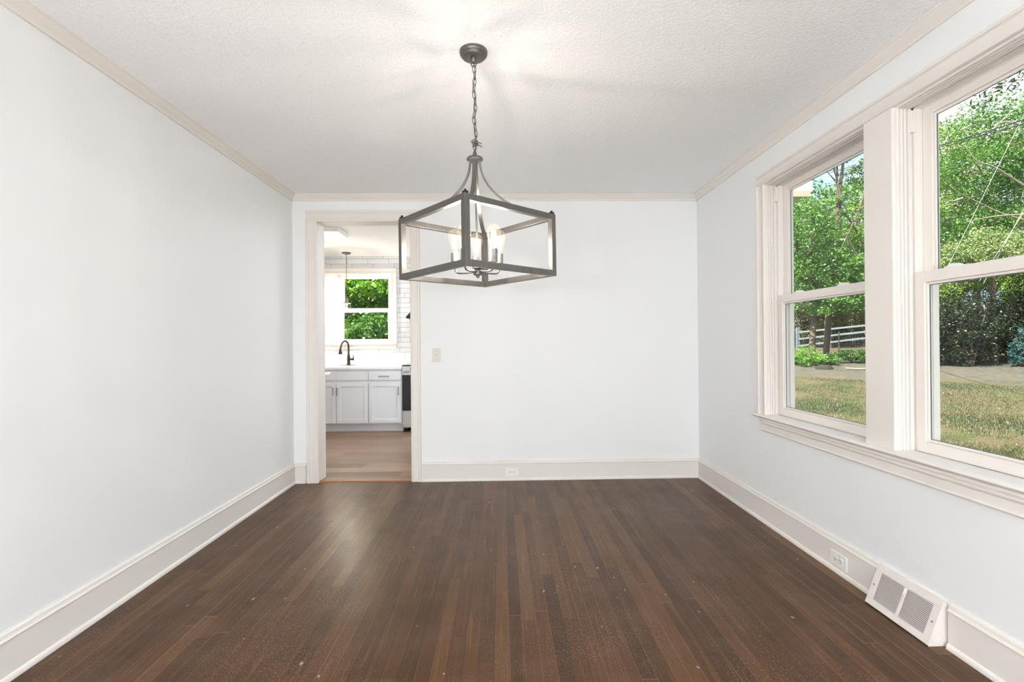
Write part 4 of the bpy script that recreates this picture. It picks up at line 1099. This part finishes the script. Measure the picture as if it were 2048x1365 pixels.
# --- seen through the near window
x, y = P(1905, 27), 27
tree('background_tree', 'tall yellow green tree filling the upper left of the near window', 'tree', x, y, 12, 0.25,
     [((x - 0.5, y, 11.6), (3.4, 2.5, 1.8)), ((x - 1.2, y, 8.5), (3.6, 2.5, 2.0)), ((x + 1.5, y, 6.5), (3.5, 2.5, 2.2)), ((x - 1.5, y, 5.0), (3.2, 2.5, 2.0))], 'yellow', 42000, 0.15, 21, OUT)
x, y = P(2030, 19), 19
tree('oak_tree', 'broad green tree with pale bare limbs at the right edge of the near window', 'tree', x, y, 9.5, 0.20,
     [((x - 0.2, y, 9.6), (2.5, 2.0, 1.3)), ((x - 1.6, y, 7.9), (2.0, 1.8, 1.0)), ((x + 0.8, y, 7.2), (2.2, 2.0, 1.2)), ((x - 0.8, y, 5.8), (2.2, 1.8, 0.9)), ((x + 2.5, y, 9.5), (2.0, 2.0, 1.8))], 'mid', 38000, 0.105, 22, OUT, trunkmat='bark_pale')
x, y = P(1950, 22), 22
tree('oak_tree', 'green tree behind the pale limbs above the dark hedge', 'tree', x, y, 7.5, 0.18,
     [((x - 1.0, y, 6.6), (1.8, 1.6, 1.2)), ((x + 0.8, y, 6.0), (1.8, 1.6, 1.2)), ((x, y, 4.4), (2.8, 1.6, 1.1))], 'fresh', 24000, 0.12, 23, OUT)
x, y = P(1990, 16.5), 16.5
tree('small_tree', 'creamy green small tree directly above the hedge', 'tree', x, y, 4.4, 0.10,
     [((x, y, 4.3), (1.6, 1.2, 0.8)), ((x - 1.2, y, 3.6), (1.0, 1.0, 0.7)), ((x + 1.3, y, 3.9), (1.0, 1.0, 0.7))], 'cream', 15000, 0.085, 24, OUT)
# extra trees at the sides so that the yard goes on beyond the frame
for i, (x, y, lm, lb) in enumerate(((30, 10, 'mid', 'tree beside the yard, right of the view'), (17, 38, 'fresh', 'tree at the back of the yard between the windows'), (22.5, 30, 'mid', 'tree behind the window mullion'), (34, 20, 'yellow', 'tree far right of the yard'), (12, 34, 'fresh', 'tree left of the far window view'))):
    tree('background_tree', lb, 'tree', x, y, 10, 0.22, [((x, y, 9), (3.4, 3, 2.2)), ((x, y, 5.5), (3.6, 3, 2.4))], lm, 9000, 0.2, 40 + i, OUT)
# hedge of dark shrubs
for i, px in enumerate((1850, 1895, 1940, 1985, 2030, 2080, 2140)):
    Y = 16.6 + 0.5 * math.sin(i * 2.1); x = P(px, Y)
    lb = ['dark evergreen shrub behind the window mullion', 'leftmost dark shrub of the hedge seen in the near window', 'second dark shrub from the left in the hedge', 'dark shrub in the middle of the hedge',
          'dark shrub of the hedge behind the blue green bush', 'dark shrub at the hedge end, cut by the photo edge', 'dark shrub of the hedge outside the view'][i]
    bush('hedge_shrub', lb, x, Y, 0.95, 0.8, 2.75 + 0.25 * math.sin(i * 1.7), 'dark', 9000, 0.075, 60 + i, 'dark hedge shrubs')
bush('lime_shrub', 'bright lime shrub above the hedge at the near window left edge', P(1893, 18.4), 18.4, 0.9, 0.7, 3.6, 'lime', 9000, 0.08, 71)
bush('lime_shrub', 'bright lime shrub above the hedge at the photo right edge', P(2046, 17.8), 17.8, 1.0, 0.7, 4.2, 'lime', 9500, 0.08, 72)
bush('blue_shrub', 'blue green shrub in front of the dark hedge', P(2050, 15.3), 15.3, 0.45, 0.4, 1.25, 'blue', 3500, 0.07, 73)
# low growth at the bed in front of the trees
for i, (px, Y, rx, h, lm, lb) in enumerate(((1618, 18.0, 0.75, 0.75, 'vivid', 'bushy green plant at the foot of the dark trunk'), (1655, 18.2, 0.5, 0.35, 'mid', 'low green plant between the trunk and the window mullion'),
                                            (1706, 18.6, 0.9, 0.55, 'mid', 'low spreading plant at the right of the bed'), (1594, 18.6, 0.6, 0.5, 'fresh', 'low plant at the bed left end'), (1735, 18.3, 0.6, 0.6, 'fresh', 'low plant by the window mullion'))):
    bush('ground_plant', lb, P(px, Y), Y, rx, 0.45, h, lm, 2600, 0.06, 80 + i, 'low plants along the bed', 'plant')
for i, (px, Y, lb) in enumerate(((1600, 31, 'yellow green bush behind the left end of the fence'), (1650, 31.5, 'yellow green bush behind the middle of the fence'), (1705, 31, 'yellow green bush behind the right part of the fence'), (1755, 31, 'yellow green bush behind the fence, past the mullion'))):
    bush('background_bush', lb, P(px, Y), Y, 1.8, 1.0, 2.9, 'olive', 7000, 0.13, 90 + i, 'bushes behind the fence')

# white three-rail fence
fy0, fy1 = 27.0, 24.0
fx0, fx1 = P(1598, fy0), P(1762, fy1)
fn = thing('rail_fence', 'whitewashed three rail fence beyond the tree trunks', 'fence', ((fx0 + fx1) / 2, (fy0 + fy1) / 2, gz(fx0, fy0)))
for k in range(3):
    z0, z1 = Z(663 + 13.5 * k, fy0, 1600), Z(646 + 12.5 * k, fy1, 1762)
    b = MB(); dz = 0.045
    b.add([(fx0, fy0, z0 - dz), (fx1, fy1, z1 - dz), (fx1, fy1 + 0.04, z1 - dz), (fx0, fy0 + 0.04, z0 - dz), (fx0, fy0, z0 + dz), (fx1, fy1, z1 + dz), (fx1, fy1 + 0.04, z1 + dz), (fx0, fy0 + 0.04, z0 + dz)],
          [(3,2,1,0),(4,5,6,7),(0,1,5,4),(1,2,6,5),(2,3,7,6),(3,0,4,7)])
    b.build('rail', M['fence'], fn)
for k in range(2):
    f = k; xx, yy = fx0 + (fx1 - fx0) * f, fy0 + (fy1 - fy0) * f
    zt_ = Z(655 - 15 * f, yy, 1600 + 160 * f)
    MB().box(xx - 0.08, xx + 0.08, yy + 0.04, yy + 0.18, gz(xx, yy) - 0.1, zt_ + 0.05).build('post', M['fence'], fn)
# wire mesh fence in front of it
wf = thing('wire_fence', 'thin wire mesh fence running between the trees and the rail fence', 'fence', (P(1670, 22), 22, gz(P(1670, 22), 22)))
wm = MB(); wx0, wx1, wy = P(1585, 22), P(1770, 22), 22.0
for k in range(7):
    h = 0.08 + k * 0.14
    wm.tube([(wx0, wy, gz(wx0, wy) + h), ((wx0 + wx1) / 2, wy, gz((wx0 + wx1) / 2, wy) + h), (wx1, wy, gz(wx1, wy) + h)], 0.0035, 4)
nv = 34
for k in range(nv + 1):
    xx = wx0 + (wx1 - wx0) * k / nv
    wm.tube([(xx, wy, gz(xx, wy) + 0.02), (xx, wy, gz(xx, wy) + 0.93)], 0.003, 4)
wm.build('mesh', M['wire'], wf)
for k in range(3):
    xx = wx0 + (wx1 - wx0) * k / 2
    MB().box(xx - 0.02, xx + 0.02, wy - 0.02, wy + 0.02, gz(xx, wy) - 0.05, gz(xx, wy) + 1.0).build('post', M['wire'], wf)
# stump
x, y = P(1648, 17.2), 17.2
tag(MB().lathe([(0.30, 0.0), (0.28, 0.06), (0.20, 0.14), (0.10, 0.16)], (x, y, gz(x, y) - 0.02), 14).build('tree_stump', M['stump'], origin=(x, y, gz(x, y)), smooth=True),
    'dark low stump at the edge of the bed below the trunks', 'stump')
# fallen pole
x0, x1 = P(1690, 16.6), P(1745, 16.3)
tag(MB().tube([(x0, 16.6, gz(x0, 16.6) + 0.06), ((x0 + x1) / 2, 16.45, gz(x0, 16.6) + 0.04), (x1, 16.3, gz(x1, 16.3) + 0.05)], 0.03, 8).build('fallen_branch', M['bark_pale'], origin=(x0, 16.6, gz(x0, 16.6)), smooth=True),
    'pale fallen branch lying on the dirt near the bed', 'branch')
# neighbour's house glimpsed through the leaves
hx, hy = P(1742, 44), 44
hz = gz(hx, hy)
nh = thing('neighbour_house', 'pale neighbouring house glimpsed between leaves beside the mullion', 'house', (hx, hy, hz))
MB().box(hx - 1.6, hx + 6, hy, hy + 6, hz - 0.3, hz + 2.4).build('wall', M['siding'], nh)
MB().prism([(-0.4, 0), (3.0, 1.9), (6.4, 0)], lambda p, q, t: (t, hy + p, hz + 2.4 + q), hx - 1.9, hx + 6.3).build('roof', M['siding'], nh)
# eave of the kitchen wing
ev = MB().prism([(0, 0), (1.30, 0), (1.30, 0.05), (1.36, 0.05), (1.36, 0.17), (0, 0.17)], lambda p, q, t: (3.60 + p * 1.155, t, 2.745 + q), 5.16, 8.6).build('roof_eave', M['eave'])
struct(ev, 'painted eave of the kitchen wing seen at the top of the far window')
MB().box(3.60, 5.14, 5.145, 5.158, 2.735, 2.80).build('fascia', M['eave_edge'], ev)
# overhead lines
def cable(label, a, b, sag, mat, r=0.009, twin=False, group='overhead lines'):
    A, B = Vector(a), Vector(b); pts = []
    for k in range(25):
        f = k / 24; p = A.lerp(B, f); p.z -= 4 * sag * f * (1 - f); pts.append(p)
    m = MB().tube(pts, r, 5)
    if twin: m.tube([p + Vector((0, 0, -0.05 + 0.02 * math.sin(i * 1.9))) for i, p in enumerate(pts)], r * 0.9, 5)
    return tag(m.build('overhead_cable', M[mat], origin=a, smooth=True), label, 'cable', group)
def wp(px, py, Y): return (P(px, Y), Y, Z(py, Y, px))
cable('thick twisted black line crossing high in the near window', wp(2140, 205, 6.5), wp(1655, 342, 17), 0.12, 'cable', 0.010, True)
cable('single dark line crossing the middle of the near window', wp(2140, 322, 7.5), wp(1800, 480, 12), 0.05, 'cable', 0.009)
cable('fine dark line above the single dark line', wp(2140, 290, 8), wp(1820, 455, 13), 0.05, 'cable', 0.005)
cable('pale guy wire falling steeply left of the two close wires', wp(2070, 190, 9), wp(1890, 545, 9.5), 0.0, 'cable_pale', 0.0035)
cable('pale wire, left one of the two close steep wires', wp(2080, 375, 9), wp(1960, 560, 9.5), 0.0, 'cable_pale', 0.0035)
cable('pale wire, right one of the two close steep wires', wp(2080, 360, 9), wp(1968, 565, 9.5), 0.0, 'cable_pale', 0.0035)
# twig of dark leaves hanging in at the top of the near window
rng = np.random.default_rng(5)
sp_ = thing('hanging_sprig', 'dark pointed leaves hanging at the top of the near window against the sky', 'branch', wp(2110, 90, 6.2))
tw = MB(); pts_l = []
for (px, py) in ((1958, 192), (1975, 200), (2008, 165), (2036, 158), (2022, 185), (1990, 160), (2050, 150)):
    a = Vector(wp(2110, 90, 6.2)); b = Vector(wp(px, py, 6.2))
    tw.tube([a, (a + b) / 2 + Vector((0, 0, 0.08)), b], [0.006, 0.004, 0.002], 5)
    for _ in range(16):
        f = rng.uniform(0.75, 1.05); pts_l.append(np.array(a.lerp(b, f)) + rng.normal(size=3) * 0.05)
tw.build('twigs', M['bark'], sp_)
V, F = leaves(np.array(pts_l), 0.085, rng, 0.25, 0.6); np_mesh('foliage', V, F, L['dark'], sp_, sp_.location)
# bare pale limbs in front of the near-window trees
bl = thing('bare_limb', 'pale bare branch forking across the near window greenery', 'branch', wp(2100, 400, 14))
bb = MB()
for pts_ in ([(2100, 400, 14), (2000, 335, 14), (1960, 320, 14), (1942, 300, 14), (1930, 285, 14)], [(2100, 450, 14.4), (2010, 425, 14.3), (1960, 402, 14.2), (1925, 385, 14), (1902, 368, 14)],
             [(1928, 393, 14), (1905, 400, 14), (1884, 392, 14)], [(2060, 425, 14.2), (1990, 430, 14), (1930, 443, 14)], [(2080, 250, 14), (2010, 240, 14), (1992, 255, 14), (2030, 215, 14)]):
    q = crom([wp(*p) for p in pts_], 5)
    bb.tube(q, [0.030 * (1 - 0.8 * i / len(q)) for i in range(len(q))], 6)
bb.build('wood', M['bark_pale'], bl, smooth=True)
# greenery behind the kitchen
KG = 'trees behind the kitchen'
for i, (x, y, lm, lb) in enumerate(((-3.4, 12.6, 'vivid', 'leafy tree in the left part of the kitchen window'), (-1.6, 12.2, 'vivid', 'bright leafy tree in the right part of the kitchen window'), (-5.4, 13.0, 'mid', 'leafy tree left of the kitchen window view'),
                                    (0.6, 13.4, 'mid', 'leafy tree right of the kitchen window view'), (-2.6, 15.5, 'vivid', 'farther tree filling the gaps in the kitchen window'))):
    tree('yard_tree', lb, 'tree', x, y, 4.2, 0.06, [((x, y + .2, 2.9), (1.6, 1.0, 0.85)), ((x, y + .3, 4.2), (1.6, 1.1, 1.0)), ((x, y + 0.5, 1.2), (1.5, 0.8, 1.2))], lm, 16000, 0.125, 120 + i, KG)
for i, (px_, lb) in enumerate(((-3.7, 'dark leafy bush low in the kitchen window, left part'), (-2.5, 'dark leafy bush low in the kitchen window, middle'), (-1.3, 'dark leafy bush low in the kitchen window, right part'), (-0.1, 'dark leafy bush right of the kitchen window view'))):
    bush('yard_bush', lb, px_, 11.3, 0.75, 0.5, 2.45, 'mid', 7000, 0.10, 140 + i, 'bushes behind the kitchen')  # leaf colour darker than the vivid trees, adding shade by colour
# lawn blades: nobody could count them
rng = np.random.default_rng(9)
n = 60000
ang = np.concatenate([rng.uniform(math.radians(31.5), math.radians(39), n // 2), rng.uniform(math.radians(42.5), math.radians(50), n // 2)])
rad = 7.5 + 10.5 * rng.uniform(0, 1, n) ** 1.3
gx, gy = CAM_X + rad * np.sin(ang), rad * np.cos(ang)
keep = (np.sin(gx * 1.9) * np.sin(gy * 1.6) + rng.normal(size=n) * 0.5) > -0.1
gx, gy = gx[keep], gy[keep]; m = len(gx)
gzv = gznp(gx, gy) + 0.03 * np.sin(gx * 1.3) * np.sin(gy * 0.9) - 0.005
th_ = rng.uniform(0, 2 * np.pi, m); hh = rng.uniform(0.02, 0.05, m); ww = 0.006
base = np.stack([gx, gy, gzv], 1); dv = np.stack([np.cos(th_), np.sin(th_), np.zeros(m)], 1)
tip = base + np.stack([rng.normal(size=m) * 0.015, rng.normal(size=m) * 0.015, hh], 1)
V = np.stack([base - dv * ww, base + dv * ww, tip + dv * 0.001, tip - dv * 0.001], 1).reshape(-1, 3)
go = np_mesh('grass', V, np.arange(m * 4).reshape(-1, 4), L['turf'])
tag(go, 'short thin grass growing in patches over the yard', 'grass', kind='stuff')
